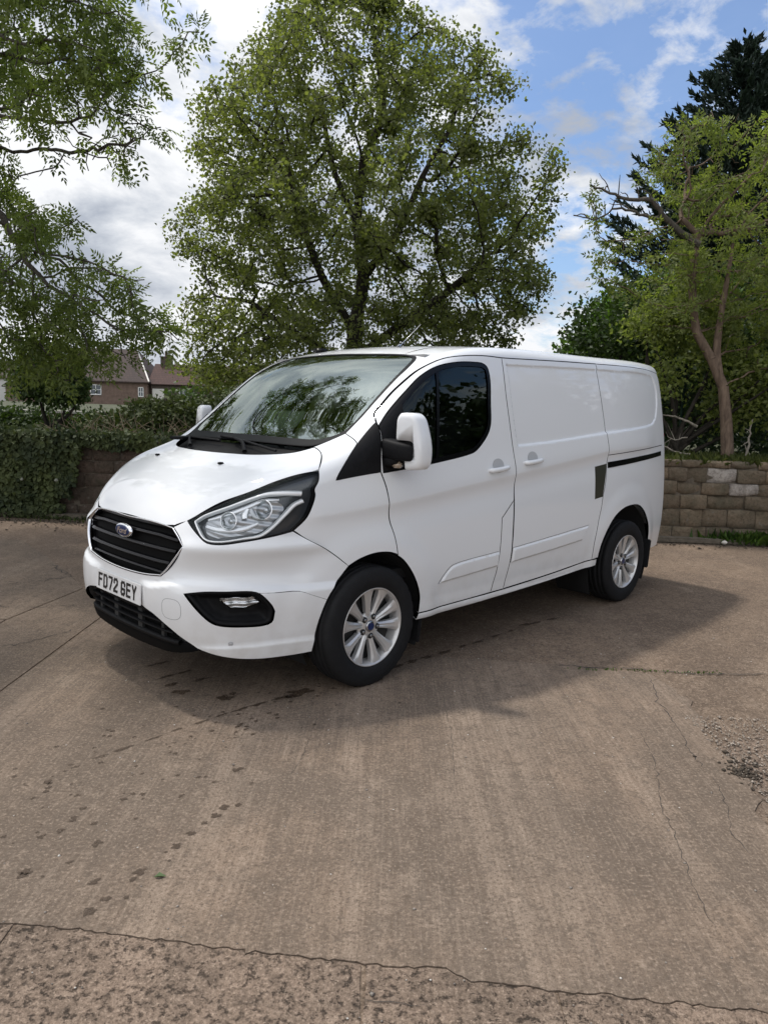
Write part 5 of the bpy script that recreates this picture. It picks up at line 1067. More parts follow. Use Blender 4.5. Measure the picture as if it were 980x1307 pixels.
# ------------------------------------------------------------------ foliage tools
def leaf_material(name, c_dark, c_light, trans=.35, rough=.55):
    m = bpy.data.materials.new(name); m.use_nodes = True; t = m.node_tree; t.nodes.clear(); at = N(t, 'ShaderNodeAttribute', attribute_name='tint')
    c = ramp(t, at.outputs['Fac'], [(0., c_dark), (1., c_light)])
    pb = N(t, 'ShaderNodeBsdfPrincipled', i_Roughness=rough); pb.inputs['Specular IOR Level'].default_value = .35; t.links.new(c, pb.inputs['Base Color'])
    tl = N(t, 'ShaderNodeBsdfTranslucent'); c2 = mixc(t, 1., c, (1.3, 1.45, .6), 'MULTIPLY'); t.links.new(c2, tl.inputs[0]); mx = N(t, 'ShaderNodeMixShader'); mx.inputs[0].default_value = trans
    o = N(t, 'ShaderNodeOutputMaterial'); t.links.new(pb.outputs[0], mx.inputs[1]); t.links.new(tl.outputs[0], mx.inputs[2]); t.links.new(mx.outputs[0], o.inputs[0]); MATS[name] = m; return m
def bark(name, c1, c2):
    m = mat(name, c1, .9, spec=.2); t = m.node_tree; b = bsdf(m); v = N(t, 'ShaderNodeNewGeometry').outputs['Position']
    f = noise(t, vscale(t, v, (1, 1, .25)), 22, 6, .7, .6); t.links.new(mixc(t, ramp(t, f, [(.35, 0.), (.65, 1.)]), c1, c2), b.inputs['Base Color'])
    bn = N(t, 'ShaderNodeBump', i_Strength=.9, i_Distance=.02); t.links.new(f, bn.inputs['Height']); t.links.new(bn.outputs[0], b.inputs['Normal']); return m
BARKD = bark('bark_dark', (.045, .038, .030), (.022, .019, .016)); BARKG = bark('bark_ash', (.11, .098, .080), (.050, .044, .037)); BARKR = bark('bark_reddish', (.20, .145, .105), (.085, .060, .045)); BARKP = bark('bark_pale_dead', (.34, .30, .25), (.18, .16, .13))
def rand_rot(n, rg, up=0.):
    """frames: axis d (leaf length) and normal nrm"""
    d = rg.normal(0, 1, (n, 3)); d[:, 2] -= up; d /= np.linalg.norm(d, axis=1)[:, None]
    q = rg.normal(0, 1, (n, 3)); q[:, 2] += .8; nrm = q-(q*d).sum(1)[:, None]*d; nrm /= np.linalg.norm(nrm, axis=1)[:, None]; return d, nrm
def leaves_mesh(name, C, D, NRM, L, Wd, tint, mat_, parent, fold=.18):
    S_ = np.cross(D, NRM); n = len(C); L = np.broadcast_to(L, n)[:, None]; Wd = np.broadcast_to(Wd, n)[:, None]
    a = C; b = C+D*L*.45+S_*Wd*.5+NRM*L*fold*.4; c = C+D*L-NRM*L*fold*.6; d = C+D*L*.45-S_*Wd*.5+NRM*L*fold*.4
    V = np.stack([a, b, c, d], 1).reshape(-1, 3); i = np.arange(n)*4; T = np.concatenate([np.stack([i, i+1, i+2], 1), np.stack([i, i+2, i+3], 1)])
    me = bpy.data.meshes.new(name); me.vertices.add(len(V)); me.vertices.foreach_set('co', V.astype(np.float32).ravel())
    me.loops.add(T.size); me.loops.foreach_set('vertex_index', T.astype(np.int32).ravel()); me.polygons.add(len(T)); me.polygons.foreach_set('loop_start', (np.arange(len(T))*3).astype(np.int32)); me.update(calc_edges=False)
    at = me.attributes.new('tint', 'FLOAT', 'POINT'); at.data.foreach_set('value', np.repeat(np.clip(tint, 0, 1), 4).astype(np.float32))
    return link(name, me, mat_, parent)
def grow(seedpath, A, step, di, dk, iters=160, wob=.12, rg=RNG, max_n=9000, gravity=0., extra=()):
    P = [np.array(p, float) for p in seedpath]; par = [-1]+list(range(len(P)-1))
    for pth in extra:
        s0 = int(np.linalg.norm(np.array(P)-pth[0], axis=1).argmin())
        for q in pth[1:]: P.append(np.array(q, float)); par.append(s0); s0 = len(P)-1
    A = np.asarray(A, float)
    N_ = np.array(P); best = np.full(len(A), 1e9); idx = np.zeros(len(A), int)
    for k in range(len(N_)):
        dd = np.linalg.norm(A-N_[k], axis=1); m_ = dd < best; best[m_] = dd[m_]; idx[m_] = k
    alive = np.ones(len(A), bool); P = list(N_)
    for it in range(iters):
        act = alive & (best < di)
        if not act.any():
            if not alive.any(): break
            j = np.where(alive)[0][best[alive].argmin()]; act = np.zeros(len(A), bool); act[j] = True
        NP = np.array(P); dirs = A[act]-NP[idx[act]]; dirs /= np.linalg.norm(dirs, axis=1)[:, None]+1e-9
        u, inv = np.unique(idx[act], return_inverse=True); acc = np.zeros((len(u), 3)); np.add.at(acc, inv, dirs)
        acc += rg.normal(0, wob, acc.shape)*np.linalg.norm(acc, axis=1)[:, None]; acc[:, 2] -= gravity*np.linalg.norm(acc, axis=1); acc /= np.linalg.norm(acc, axis=1)[:, None]+1e-9
        new = NP[u]+acc*step; base = len(P)
        for q, p_ in zip(new, u): P.append(q); par.append(int(p_))
        dm = np.linalg.norm(A[alive][:, None]-new[None], axis=2); mi = dm.argmin(1); mv = dm[np.arange(len(mi)), mi]; ai = np.where(alive)[0]; b_ = mv < best[ai]
        best[ai[b_]] = mv[b_]; idx[ai[b_]] = base+mi[b_]; alive[ai[best[ai] < dk]] = False
        if len(P) > max_n: break
    P = np.array(P); par = np.array(par); n = len(P); ch = np.zeros(n, int)
    for i in range(n-1, 0, -1): ch[par[i]] += 1
    return P, par, ch
def radii(P, par, tip=.006, ex=2.3, rmax=.4):
    n = len(P); r = np.zeros(n)
    for i in range(n-1, -1, -1):
        r[i] = (r[i] if r[i] > 0 else tip**ex)
        if par[i] >= 0: r[par[i]] += r[i]*1.0
    return np.minimum(r**(1/ex), rmax)
def branch_mesh(name, P, par, R_, mat_, parent, ns=6, minr=0.):
    n = len(P); D = np.zeros((n, 3)); D[1:] = P[1:]-P[par[1:]]
    first = np.zeros((n, 3))
    for i in range(n-1, 0, -1): first[par[i]] += D[i]*R_[i]**2
    T = D+0; T[0] = first[0]; T /= np.linalg.norm(T, axis=1)[:, None]+1e-9
    ref = np.tile([.37, .81, .45], (n, 1)); a = np.cross(T, ref); a /= np.linalg.norm(a, axis=1)[:, None]+1e-9; b = np.cross(T, a)
    an = np.arange(ns)/ns*2*math.pi; C_ = np.cos(an)[None, :, None]; S_ = np.sin(an)[None, :, None]
    top = P[:, None]+R_[:, None, None]*(C_*a[:, None]+S_*b[:, None])
    kids = np.where(par >= 0)[0]; kids = kids[R_[kids] > minr]; rp = np.minimum(R_[par[kids]], R_[kids]*1.35)
    bot = P[par[kids]][:, None]+rp[:, None, None]*(C_*a[kids][:, None]+S_*b[kids][:, None])
    V = np.concatenate([bot.reshape(-1, 3), top[kids].reshape(-1, 3)]); m_ = len(kids); i = np.arange(m_)[:, None]*ns; j = np.arange(ns)[None, :]; j2 = (j+1) % ns; o_ = m_*ns
    Q = np.stack([(i+j), (i+j2), (o_+i+j2), (o_+i+j)], 2).reshape(-1, 4); me = mesh_np(name, V, Q); return link(name, me, mat_, parent, True)
def blob_points(blobs, n, rg, shell=.5, gap=.0, gscale=.9, off=0.):
    """blobs: (r,f,z, radius_r, radius_f, radius_z[,weight])"""
    w = np.array([(b[3]*b[4]*b[5])**.85*(b[6] if len(b) > 6 else 1) for b in blobs]); w /= w.sum(); out = []
    k = rg.choice(len(blobs), n*3, p=w)
    u = rg.normal(0, 1, (n*3, 3)); u /= np.linalg.norm(u, axis=1)[:, None]; rad = rg.random(n*3)**(1/3*(1-shell*.6)); u *= rad[:, None]
    B = np.array([b[:6] for b in blobs])[k]; q = B[:, :3]+u*B[:, 3:]
    for p in q:
        if gap and mnoise.noise(Vector(p)*gscale+Vector((off, 0, 0))) < gap: continue
        out.append(W(*p))
        if len(out) >= n: break
    return np.array(out)
def simple_leaves(name, pts, per, spread, L, ratio, mat_, parent, rg, droop=.3, tmean=.5, clump=None):
    n = len(pts)*per; C = np.repeat(pts, per, 0)+rg.normal(0, spread, (n, 3))*[1, 1, .8]; D, NR = rand_rot(n, rg, droop); Ls = L*rg.uniform(.6, 1.25, n)
    ti = np.repeat(rg.normal(tmean, .16, len(pts)), per)+rg.normal(0, .16, n); return leaves_mesh(name, C, D, NR, Ls, Ls*ratio, ti, mat_, parent)
def pinnate(name, pts, per, L, mat_, parent, rg, droop=.5, tmean=.5, n_pairs=4, leaf=.055, keepdir=None):
    """ash sprays: every tip carries `per` compound leaves with paired leaflets"""
    n = len(pts)*per; base = np.repeat(pts, per, 0); D, NR = rand_rot(n, rg, droop); Ls = L*rg.uniform(.7, 1.2, n); S_ = np.cross(D, NR); C = []; DD = []; NN = []; LL = []; TT = []
    ti = np.repeat(rg.normal(tmean, .15, len(pts)), per)
    for k in range(n_pairs):
        u = .3+.6*k/max(1, n_pairs-1)
        for sd_ in (1, -1):
            C.append(base+D*(Ls*u)[:, None]+np.array([0, 0, -1])*(Ls*u*u*.25)[:, None]); d = D*.55+S_*sd_*.83+np.array([0, 0, -.25]); d /= np.linalg.norm(d, axis=1)[:, None]; DD.append(d); NN.append(NR); LL.append(leaf*(1.1-abs(u-.55))*np.ones(n)*(Ls/L)); TT.append(ti)
    C.append(base+D*(Ls*.95)[:, None]+np.array([0, 0, -1])*(Ls*.22)[:, None]); DD.append(D); NN.append(NR); LL.append(leaf*np.ones(n)); TT.append(ti)
    C = np.concatenate(C); DD = np.concatenate(DD); NN = np.concatenate(NN); NN = NN-(NN*DD).sum(1)[:, None]*DD; NN /= np.linalg.norm(NN, axis=1)[:, None]+1e-9; LL = np.concatenate(LL); TT = np.concatenate(TT)+rg.normal(0, .12, len(C))
    return leaves_mesh(name, C, DD, NN, LL, LL*.42, TT, mat_, parent)
LIME = leaf_material('lime_leaf', (.075, .092, .032), (.200, .215, .080), .55); ASH = leaf_material('ash_leaf', (.065, .092, .030), (.215, .255, .085), .60); ELDER = leaf_material('elder_leaf', (.075, .105, .028), (.25, .28, .090), .52)
DARKL = leaf_material('dark_hedge_leaf', (.018, .034, .010), (.07, .11, .025), .25); IVY = leaf_material('ivy_leaf', (.020, .032, .012), (.085, .105, .035), .15, .7); CONIF = leaf_material('conifer_needle', (.008, .020, .014), (.030, .050, .036), .05, .7); BRIGHT = leaf_material('bright_shrub_leaf', (.03, .07, .012), (.13, .21, .04), .35); GRASSM = leaf_material('grass_blade', (.05, .075, .018), (.17, .19, .06), .3)
def path3(pts): return [np.array(W(*p)) for p in curve(pts, .35, closed=False)]
def merge_seeds(paths):   # several seed stems joined into one skeleton
    return paths
# ------------------------------------------------------------------ the big lime tree
rg = np.random.default_rng(21)
prof = np.array([(11.4, -1.5, -.95), (10.7, -1.9, -.45), (10.0, -2.35, .05), (9.3, -2.8, 1.25), (8.5, -3.6, 2.25), (7.7, -4.35, 2.75), (6.9, -4.5, 3.1), (6.1, -4.85, 3.7), (5.3, -4.8, 3.45), (4.45, -4.65, 3.4), (3.6, -4.6, 2.7), (2.75, -4.5, 2.5), (1.9, -4.3, 2.1)])
A = []; zs = prof[::-1, 0]
while len(A) < 5600:
    z = rg.uniform(1.9, 11.1); lo_ = np.interp(z, zs, prof[::-1, 1]); hi_ = np.interp(z, zs, prof[::-1, 2]); ce = (lo_+hi_)/2; hw = (hi_-lo_)/2
    a = rg.random()*2*math.pi; hw *= 1.03+.20*mnoise.noise(Vector((math.cos(a)*1.3, math.sin(a)*1.3, z*1.15))); rr = rg.random()**.31; r = ce+hw*rr*math.cos(a); f = 17+max(hw, 1.2)*.85*rr*math.sin(a)
    v_ = mnoise.noise(Vector((r*.55, f*.55, z*.95)))*.7+mnoise.noise(Vector((r*.75+9, f*.75, z*2.2+.35*abs(r+.7))))*.85
    if f < 16.2 and abs(r+.75) < .45 and 2.5 < z < 8.5 and rg.random() < .35: continue
    edge = (rr-.78)*1.1 if rr > .78 else 0
    if v_ < -.26+edge+(.16 if r > .4 and 6 < z else 0)-(.2 if z < 3.6 else 0): continue
    A.append(W(r, f, z))
lime = empty('lime_tree', W(-.75, 17, .93)); tag(lime, 'tall broad lime tree in leaf rising behind the van', 'tree')
def to_local(o, parent): o.matrix_parent_inverse = parent.matrix_basis.inverted() if False else Matrix.Translation(-parent.location); return o
def finish(root, objs):
    for o in objs: o.matrix_parent_inverse = Matrix.Translation(-root.location)
P, par, ch = grow(path3([(-.75, 17, .9), (-.72, 17, 2.0), (-.78, 17, 3.2), (-.62, 17, 4.4), (-.80, 17.1, 5.6), (-.70, 17, 6.8), (-1.05, 17, 7.8)]), A, .20, 1.5, .27, 230, .12, rg, 18000, 0., [path3(q) for q in ([(-.78, 17, 3.2), (-1.5, 16.7, 4.3), (-2.0, 16.5, 5.6), (-2.4, 16.6, 7.0)], [(-.62, 17, 4.4), (.1, 16.8, 5.3), (.6, 16.9, 6.5), (1.2, 17, 7.6)], [(-.75, 17, 2.6), (.2, 16.5, 3.3), (1.3, 16.4, 4.1), (2.1, 16.6, 4.9)], [(-.80, 17.1, 5.6), (-1.3, 17.4, 6.6), (-1.7, 17.5, 8.2)], [(-.75, 17, 2.4), (-1.9, 16.6, 3.0), (-3.0, 16.5, 3.7)], [(-.70, 17, 6.8), (-.3, 17.1, 7.9), (-.5, 17, 9.2)])])
R_ = radii(P, par, .0080, 2.15, .27)
tr = branch_mesh('trunk', P, par, R_, BARKD, lime, 6)
tips = P[(R_ < .019)]; cr = simple_leaves('crown', tips, 30, .130, .084, .78, LIME, lime, rg, .55, .5); cr['kind'] = 'stuff'; finish(lime, [tr, cr])
NLEAF = {'lime': len(tips)*13}
# ------------------------------------------------------------------ ash tree overhanging from the left
rg = np.random.default_rng(33)
blobs = [(-3.3, 7, 4.75, 1.0, 1.0, .55), (-2.6, 7, 4.45, .65, .8, .38), (-2.35, 7, 4.05, .35, .5, .32), (-2.2, 6.9, 4.70, .45, .4, .22, 1.0), (-1.75, 6.9, 4.66, .18, .2, .10, 2.5), (-3.1, 7.2, 3.95, .75, .9, .35), (-3.5, 7.2, 3.7, .5, .8, .4, 1.3), (-2.55, 7, 3.85, .40, .5, .22), (-3.4, 7.3, 3.3, .5, .8, .55, 1.2),
         (-3.35, 7.2, 2.55, .55, .8, .42), (-2.75, 7.2, 2.45, .45, .6, .30), (-2.35, 7.2, 2.2, .42, .5, .18, 1.6), (-2.0, 7.1, 2.12, .25, .3, .10, 2.4), (-2.45, 7.1, 2.65, .3, .4, .15, 1.4), (-3.0, 7.3, 2.05, .7, .7, .25), (-2.85, 7.1, 2.85, .25, .3, .12, .6), (-3.6, 7.3, 1.9, .4, .6, .25), (-2.8, 7.2, 1.88, .6, .4, .14, 1.8), (-3.3, 7.2, 1.75, .5, .4, .16, 1.), (-3.25, 7.0, 5.6, 1.4, 1.2, .6, .6),
         (-5.2, 8, 5.5, 1.6, 2.0, 1.6, .55), (-4.6, 8, 3.6, .8, 1.4, 1.0, .6), (-6.2, 9.0, 7.2, 1.8, 2.0, 1.6, .4), (-4.9, 6.5, 6.8, 1.4, 1.6, 1.0, .5), (-3.2, 6.5, 6.5, 1.1, 1.1, .7, .6), (-3.0, 5.8, 6.35, 1.0, 1.1, .55, 1.8)]  # last two: unseen foliage added in the sun's path to shade windscreen and bonnet
A = blob_points(blobs, 4000, rg, .2, -.15, 1.3)
ash = empty('ash_tree', W(-6.8, 9.9, .93)); tag(ash, 'ash tree with drooping thin branches overhanging at the left edge', 'tree')
P, par, ch = grow(path3([(-6.8, 9.9, .9), (-6.75, 9.9, 2.2), (-6.6, 9.7, 3.4), (-6.1, 9.2, 4.3), (-5.6, 8.7, 4.9)]), A, .11, 1.3, .15, 260, .14, rg, 14000)
R_ = radii(P, par, .0052, 2.25, .22); tr = branch_mesh('trunk', P, par, R_, BARKG, ash, 5)
isT = ch == 0; sel = P[(R_ < .0105)]; cm_ = np.array([mnoise.noise(Vector(p)*1.6) for p in sel]); sel = sel[(rg.random(len(sel)) < .42+1.5*cm_)]
cr = pinnate('crown', sel, 8, .20, ASH, ash, rg, .35, .5, 4, .062); cr['kind'] = 'stuff'; finish(ash, [tr, cr]); NLEAF['ash'] = len(sel)*27
# ------------------------------------------------------------------ tree on the wall at the right
rg = np.random.default_rng(44)
blobs = [(3.9, 10.2, 5.0, .55, .8, .42), (4.4, 10.4, 4.6, .9, 1.0, .60, 1.2), (4.9, 10.3, 5.2, .8, .8, .45, 1.), (3.6, 10.2, 4.85, .40, .5, .3, .9), (3.7, 10.2, 4.4, .45, .6, .40, .8), (4.5, 10.3, 3.7, .8, 1., .6), (3.5, 10.1, 3.55, .55, .7, .30), (2.90, 10., 3.42, .38, .4, .26, 2.6), (3.3, 10., 3.25, .35, .4, .25, 1.6), (3.9, 10.2, 3.0, .6, .8, .45), (2.5, 10, 4.35, .20, .2, .13, 3.), (4.9, 10.4, 3.0, .7, .9, .7), (5.4, 10.6, 4.2, .9, 1., 1.0, 1.2), (5.2, 10.2, 5.0, .7, .8, .5, 1.), (5.3, 10.2, 2.6, .6, .8, .6, 1.2), (3.35, 10.1, 3.9, .3, .4, .25, .5)]
A = blob_points(blobs, 2500, rg, .2, -.10, 1.7, 5.)
rt = empty('roadside_tree', W(4.49, 9.75, .95)); tag(rt, 'forked reddish-barked tree growing on top of the wall at right', 'tree')
P, par, ch = grow(path3([(4.49, 9.75, .95), (4.44, 9.8, 1.5), (4.38, 9.85, 1.95), (4.22, 9.9, 2.3), (4.03, 10., 2.65), (3.95, 10., 3.0), (3.90, 10., 3.4), (3.95, 10.05, 3.9), (3.75, 10.1, 4.1)]), A, .11, 1.0, .17, 230, .16, rg, 10000)
R_ = radii(P, par, .0042, 2.1, .2); z_ = np.arange(len(P)) < 14
R_ = np.where((P[:, 2] < 3.3) & (R_ > .05), np.clip(.085-.018*(P[:, 2]-1), .038, .095), R_)
tr = branch_mesh('trunk', P, par, R_, BARKR, rt, 9); tr2 = tube('stem', [W(*p) for p in curve([(4.33, 9.86, 2.05), (4.28, 9.9, 2.35), (4.30, 9.95, 2.7), (4.36, 10., 3.2), (4.42, 10.05, 3.8)], .1, closed=False)], np.linspace(.06, .022, len(curve([(4.33, 9.86, 2.05), (4.28, 9.9, 2.35), (4.30, 9.95, 2.7), (4.36, 10., 3.2), (4.42, 10.05, 3.8)], .1, closed=False))), BARKR, rt, 7)
sel = P[(R_ < .009)]; cm_ = np.array([mnoise.noise(Vector(p)*1.9) for p in sel]); sel = sel[rg.random(len(sel)) < .85+1.3*cm_]
cr = pinnate('crown', sel, 6, .17, ELDER, rt, rg, .1, .5, 3, .066); cr['kind'] = 'stuff'
# bare crooked limb reaching left
def limb(pts, r0, r1, mat_, par, seed, twigs=6):
    c = curve(pts, .06, closed=False); c = c+np.random.default_rng(seed).normal(0, .008, c.shape); V = [W(*p) for p in c]; o = tube('dead_limb', V, np.linspace(r0, r1, len(V)), mat_, par, 6); q = []
    for k in range(twigs):
        i = int(len(c)*(.35+.6*k/twigs)); g_ = np.random.default_rng(seed+k); p = c[i]; L = g_.uniform(.12, .32); d = np.array([g_.normal(-.3, .5), g_.normal(0, .4), abs(g_.normal(.8, .4))])
        d /= np.linalg.norm(d); q.append(tube('twig', [W(*(p+d*L*u+np.array([0, 0, .03*math.sin(u*5)]))) for u in np.linspace(0, 1, 5)], np.linspace(.010, .004, 5), mat_, o, 4))
    for x in q: x.matrix_parent_inverse = Matrix.Identity(4)
    return o
l1 = limb([(3.95, 10.0, 3.75), (3.65, 10, 3.95), (3.45, 9.98, 4.10), (3.38, 9.97, 4.22), (3.25, 9.95, 4.28), (3.0, 9.95, 4.27), (2.75, 9.95, 4.36), (2.5, 9.95, 4.42)], .05, .010, BARKG, rt, 3, 9)
l2 = limb([(3.42, 9.98, 4.05), (3.15, 9.95, 4.10), (2.85, 9.95, 4.16), (2.6, 9.95, 4.02), (2.3, 9.9, 4.05)], .022, .006, BARKG, rt, 13, 6)
finish(rt, [tr, tr2, cr, l1, l2])
# ------------------------------------------------------------------ conifer, back trees, hedges
def conifer(name, r, f, h, rad, seed, label):
    rg = np.random.default_rng(seed); root = empty(name, W(r, f, .93)); tag(root, label, 'tree', 'conifers behind the right-hand trees')
    tk = tube('trunk', [W(r, f, .9), W(r, f, h*.5), W(r+.05, f, h)], [.30, .18, .02], BARKD, root, 8); C = []; D = []; T = []
    for k in range(300):
        z = 1.5+(h-1.6)*(k/300)**.9; Lb = rad*(1-(z/h)**2.8)*rg.uniform(.7, 1.15)+.25; a = rg.random()*6.28; n = int(34+Lb*46); u = rg.random(n)**.6
        ax = np.array([math.cos(a), math.sin(a), 0]); base = np.array(W(r, f, z)); p = base+ax*(u*Lb)[:, None]+np.array([0, 0, 1])*(.35*u**2*Lb)[:, None]+rg.normal(0, .13, (n, 3))*(1.1-u)[:, None]
        d = ax*.8+np.array([0, 0, .55])+rg.normal(0, .35, (n, 3)); C.append(p); D.append(d/np.linalg.norm(d, axis=1)[:, None]); T.append(np.clip(u*.8+rg.normal(0, .15, n), 0, 1))
    C = np.concatenate(C); D = np.concatenate(D); T = np.concatenate(T); q = rg.normal(0, 1, C.shape); NR = q-(q*D).sum(1)[:, None]*D; NR /= np.linalg.norm(NR, axis=1)[:, None]
    Ls = rg.uniform(.12, .26, len(C)); c = leaves_mesh('crown', C, D, NR, Ls, Ls*.35, T, CONIF, root); c['kind'] = 'stuff'; finish(root, [tk, c]); NLEAF[name+str(seed)] = len(C)
conifer('conifer', 9.5, 22, 11.7, 3.3, 1, 'tall dark conifer with ragged top, left of the pair beyond the right-hand tree'); conifer('conifer', 11.2, 22.5, 12.2, 3.4, 2, 'dark conifer cut by the right edge beyond the forked tree')
def bush(name, blobs, n, per, spread, L, ratio, m, seed, label, cat, trunk=None, group=None, gap=-.2, gs=1.2, tm=.5, droop=.2, stems=True, kind=None):
    rg = np.random.default_rng(seed); b0 = blobs[0]; root = empty(name, W(b0[0], b0[1], .93)); tag(root, label, cat, group)
    pts = blob_points(blobs, n, rg, .75, gap, gs, seed*3.1); c = simple_leaves('crown', pts, per, spread, L, ratio, m, root, rg, droop, tm); c['kind'] = 'stuff'; obs = [c]; NLEAF[name+str(seed)] = n*per
    if stems:
        V = []; Q = []; o_ = 0
        for k in range(14 if trunk is None else trunk):
            p = pts[rg.integers(len(pts))]; b = np.array(W(b0[0]+rg.normal(0, .25*b0[3]), b0[1]+rg.normal(0, .1), .92)); mid = (p+b)/2+rg.normal(0, .1, 3); v_, q_ = tube_arrays([b, mid, p], [.03+.02*b0[5], .02+.01*b0[5], .006], 5, False); V.append(v_); Q += [tuple(x+o_ for x in qq) for qq in q_]; o_ += len(v_)
        st = pydata('stems', np.concatenate(V), Q, BARKD, root, True); st['kind'] = 'stuff'; obs.append(st)
    finish(root, obs); return root
bush('broadleaf_tree', [(6.6, 20, 3.2, 1.7, 1.6, 1.6), (5.6, 20, 3.2, .9, 1., .9), (7.6, 20.5, 3.9, 1.4, 1.4, 1.4), (8.8, 20, 3.2, 1.5, 1.5, 2.0)], 1500, 22, .22, .15, .7, BRIGHT, 5, 'rounded bright green tree showing beyond the rear of the van roof', 'tree', tm=.45, gap=-.15, gs=.8)
bush('hedge', [(3.6, 12.2, 1.9, 1.1, .5, 1.1), (5.0, 12.2, 2.2, 1.4, .5, 1.4), (6.6, 12.4, 2.4, 1.4, .5, 1.6), (8.2, 12.6, 2.5, 1.4, .5, 1.7), (4.2, 12.6, 3.0, 1.2, .5, .8)], 1700, 16, .15, .095, .7, DARKL, 6, 'dense dark hedge behind the wire fence at right', 'hedge', tm=.35, gap=-.5)
bush('elder_bush', [(3.85, 10.3, 2.25, .35, .35, .40), (4.75, 10.3, 1.9, .50, .35, .55), (3.55, 10.1, 1.75, .22, .3, .28, .8), (4.2, 10.6, 2.8, .7, .4, .5), (5.3, 10.2, 2.2, .5, .4, .8), (3.6, 10.3, 2.7, .4, .3, .3)], 760, 13, .09, .075, .6, ELDER, 7, 'bright green elder scrub around the forked trunk', 'bush', tm=.55, gap=-.12, gs=2.2)
bush('bramble_bush', [(-2.95, 10.7, 1.25, .55, .4, .36), (-3.5, 10.9, 1.25, .35, .4, .26), (-2.3, 10.6, 1.35, .5, .4, .38), (-4.1, 11.2, 1.1, .5, .4, .15)], 650, 20, .08, .075, .65, IVY, 8, 'tangled green brambles over the wall beside the van bonnet', 'bush', tm=.65, gap=-.3, gs=2.)
bush('dark_shrub', [(-5.35, 12, 2.05, .42, .4, .32), (-5.2, 12, 1.7, .30, .35, .28), (-5.7, 12, 1.8, .3, .3, .3)], 420, 20, .09, .085, .6, DARKL, 9, 'small dark rounded shrub in front of the far cottage', 'shrub', trunk=4, tm=.55, gap=-.3)
bush('garden_hedge', [(-8.6, 13.2, 1.0, 1.2, .3, .32), (-6.6, 13.2, 1.0, 1.3, .3, .30), (-4.6, 13.2, 1.0, 1.2, .3, .28)], 700, 22, .09, .08, .7, DARKL, 10, 'low dark hedge in front of the pale capped wall', 'hedge', tm=.45, gap=-.6)
# trees that stand outside the picture to the right; they show as reflections in the paint and glass
for i, (r, f, h) in enumerate([(13.5, 1.5, 4.6), (14., 5.5, 5.0), (14.5, 10, 6.2), (13, -3, 4.6), (14.5, 15.5, 6.4)]):
    bush('yard_tree', [(r, f, h*.55, 2.2, 3.0, h*.42), (r, f+2., h*.35, 2.2, 2.2, h*.33), (r+.5, f-2., h*.35, 2.2, 2., h*.33)], 620, 11, .42, .34, .7, DARKL, 60+i, 'dark tree outside the picture right of the yard, %s' % ['opposite the van door', 'opposite the van rear', 'beyond the rear of the van', 'behind the camera', 'nearest the stone wall'][i], 'tree', group='trees on the far side of the yard', tm=.4, gap=-.3, gs=.5)
# low tree line far away
bush('distant_trees', [(x, 70+6*math.sin(x), 2.0, 5, 2, 2.2+1.2*math.sin(x*1.7)) for x in range(-36, 60, 5) if x > -17], 900, 14, .6, .6, .8, DARKL, 11, 'far line of low trees on the horizon', 'trees', gap=-.6, stems=False)
# wire fence
FM = mat('fence_wire_green', (.012, .025, .018), .8, 0, 0, .1); fence = empty('wire_fence', W(2.6, 10.75, .93), WALLA); tag(fence, 'dark green chain-link fence behind the wall at right', 'fence')
for k in range(4): tube('fence_post', [(k*1.6, 0, 0), (k*1.6, 0, 1.35)], .022, FM, fence, 8)
V = []; Q = []; o_ = 0
for k in range(-14, 90):
    for sg in (1, -1):
        x0 = k*.065; x1 = x0+sg*1.25; zt0, zt1 = .02, 1.27
        v_, q_ = tube_arrays([(x0, 0, zt0), (x1, 0, zt1)], .0015, 3, False)
        if min(x0, x1) < 0 or max(x0, x1) > 4.8: continue
        V.append(v_); Q += [tuple(x+o_ for x in qq) for qq in q_]; o_ += len(v_)
wm = pydata('wire_mesh', np.concatenate(V), Q, FM, fence); wm['kind'] = 'stuff'
for z in (.03, 1.27): tube('fence_rail', [(0, 0, z), (4.8, 0, z)], .004, FM, fence, 5)
# fallen dead branches lying across the bank
def dead_branch(pts, r0, label, seed):
    root = empty('dead_branch', W(*pts[0])); tag(root, label, 'branch', 'pale dead branches on the bank'); c = curve(pts, .05, closed=False); rr = np.random.default_rng(seed); c = c+rr.normal(0, .006, c.shape)
    a = tube('branch_stem', [W(*p) for p in c], np.linspace(r0, r0*.35, len(c)), BARKP, root, 6); ob = [a]
    for k in range(3):
        p = c[int(len(c)*(.3+.2*k))]; d = np.array([rr.normal(0, .6), rr.normal(0, .3), rr.normal(.2, .5)]); ob.append(tube('twig', [W(*(p+d*.2*u)) for u in (0, .5, 1)], [r0*.45, r0*.3, r0*.15], BARKP, root, 4))
    finish(root, ob)
dead_branch([(4.15, 10.0, 1.42), (3.98, 10., 1.50), (3.8, 10., 1.55), (3.62, 10., 1.56)], .020, 'upper pale dead branch sticking out beside the forked trunk', 1)
dead_branch([(3.95, 9.8, 1.28), (3.80, 9.8, 1.24), (3.70, 9.8, 1.28), (3.66, 9.8, 1.34)], .010, 'thin hooked pale branch in front of the wire fence', 2)
dead_branch([(3.95, 9.7, 1.06), (3.75, 9.7, 1.10), (3.6, 9.7, 1.16), (3.45, 9.7, 1.10), (3.3, 9.7, 1.06)], .014, 'lowest pale dead branch lying on top of the wall', 3)
dead_branch([(4.72, 9.75, .95), (4.76, 9.8, 1.3), (4.80, 9.85, 1.55)], .022, 'leaning brown stem right of the forked trunk', 4)
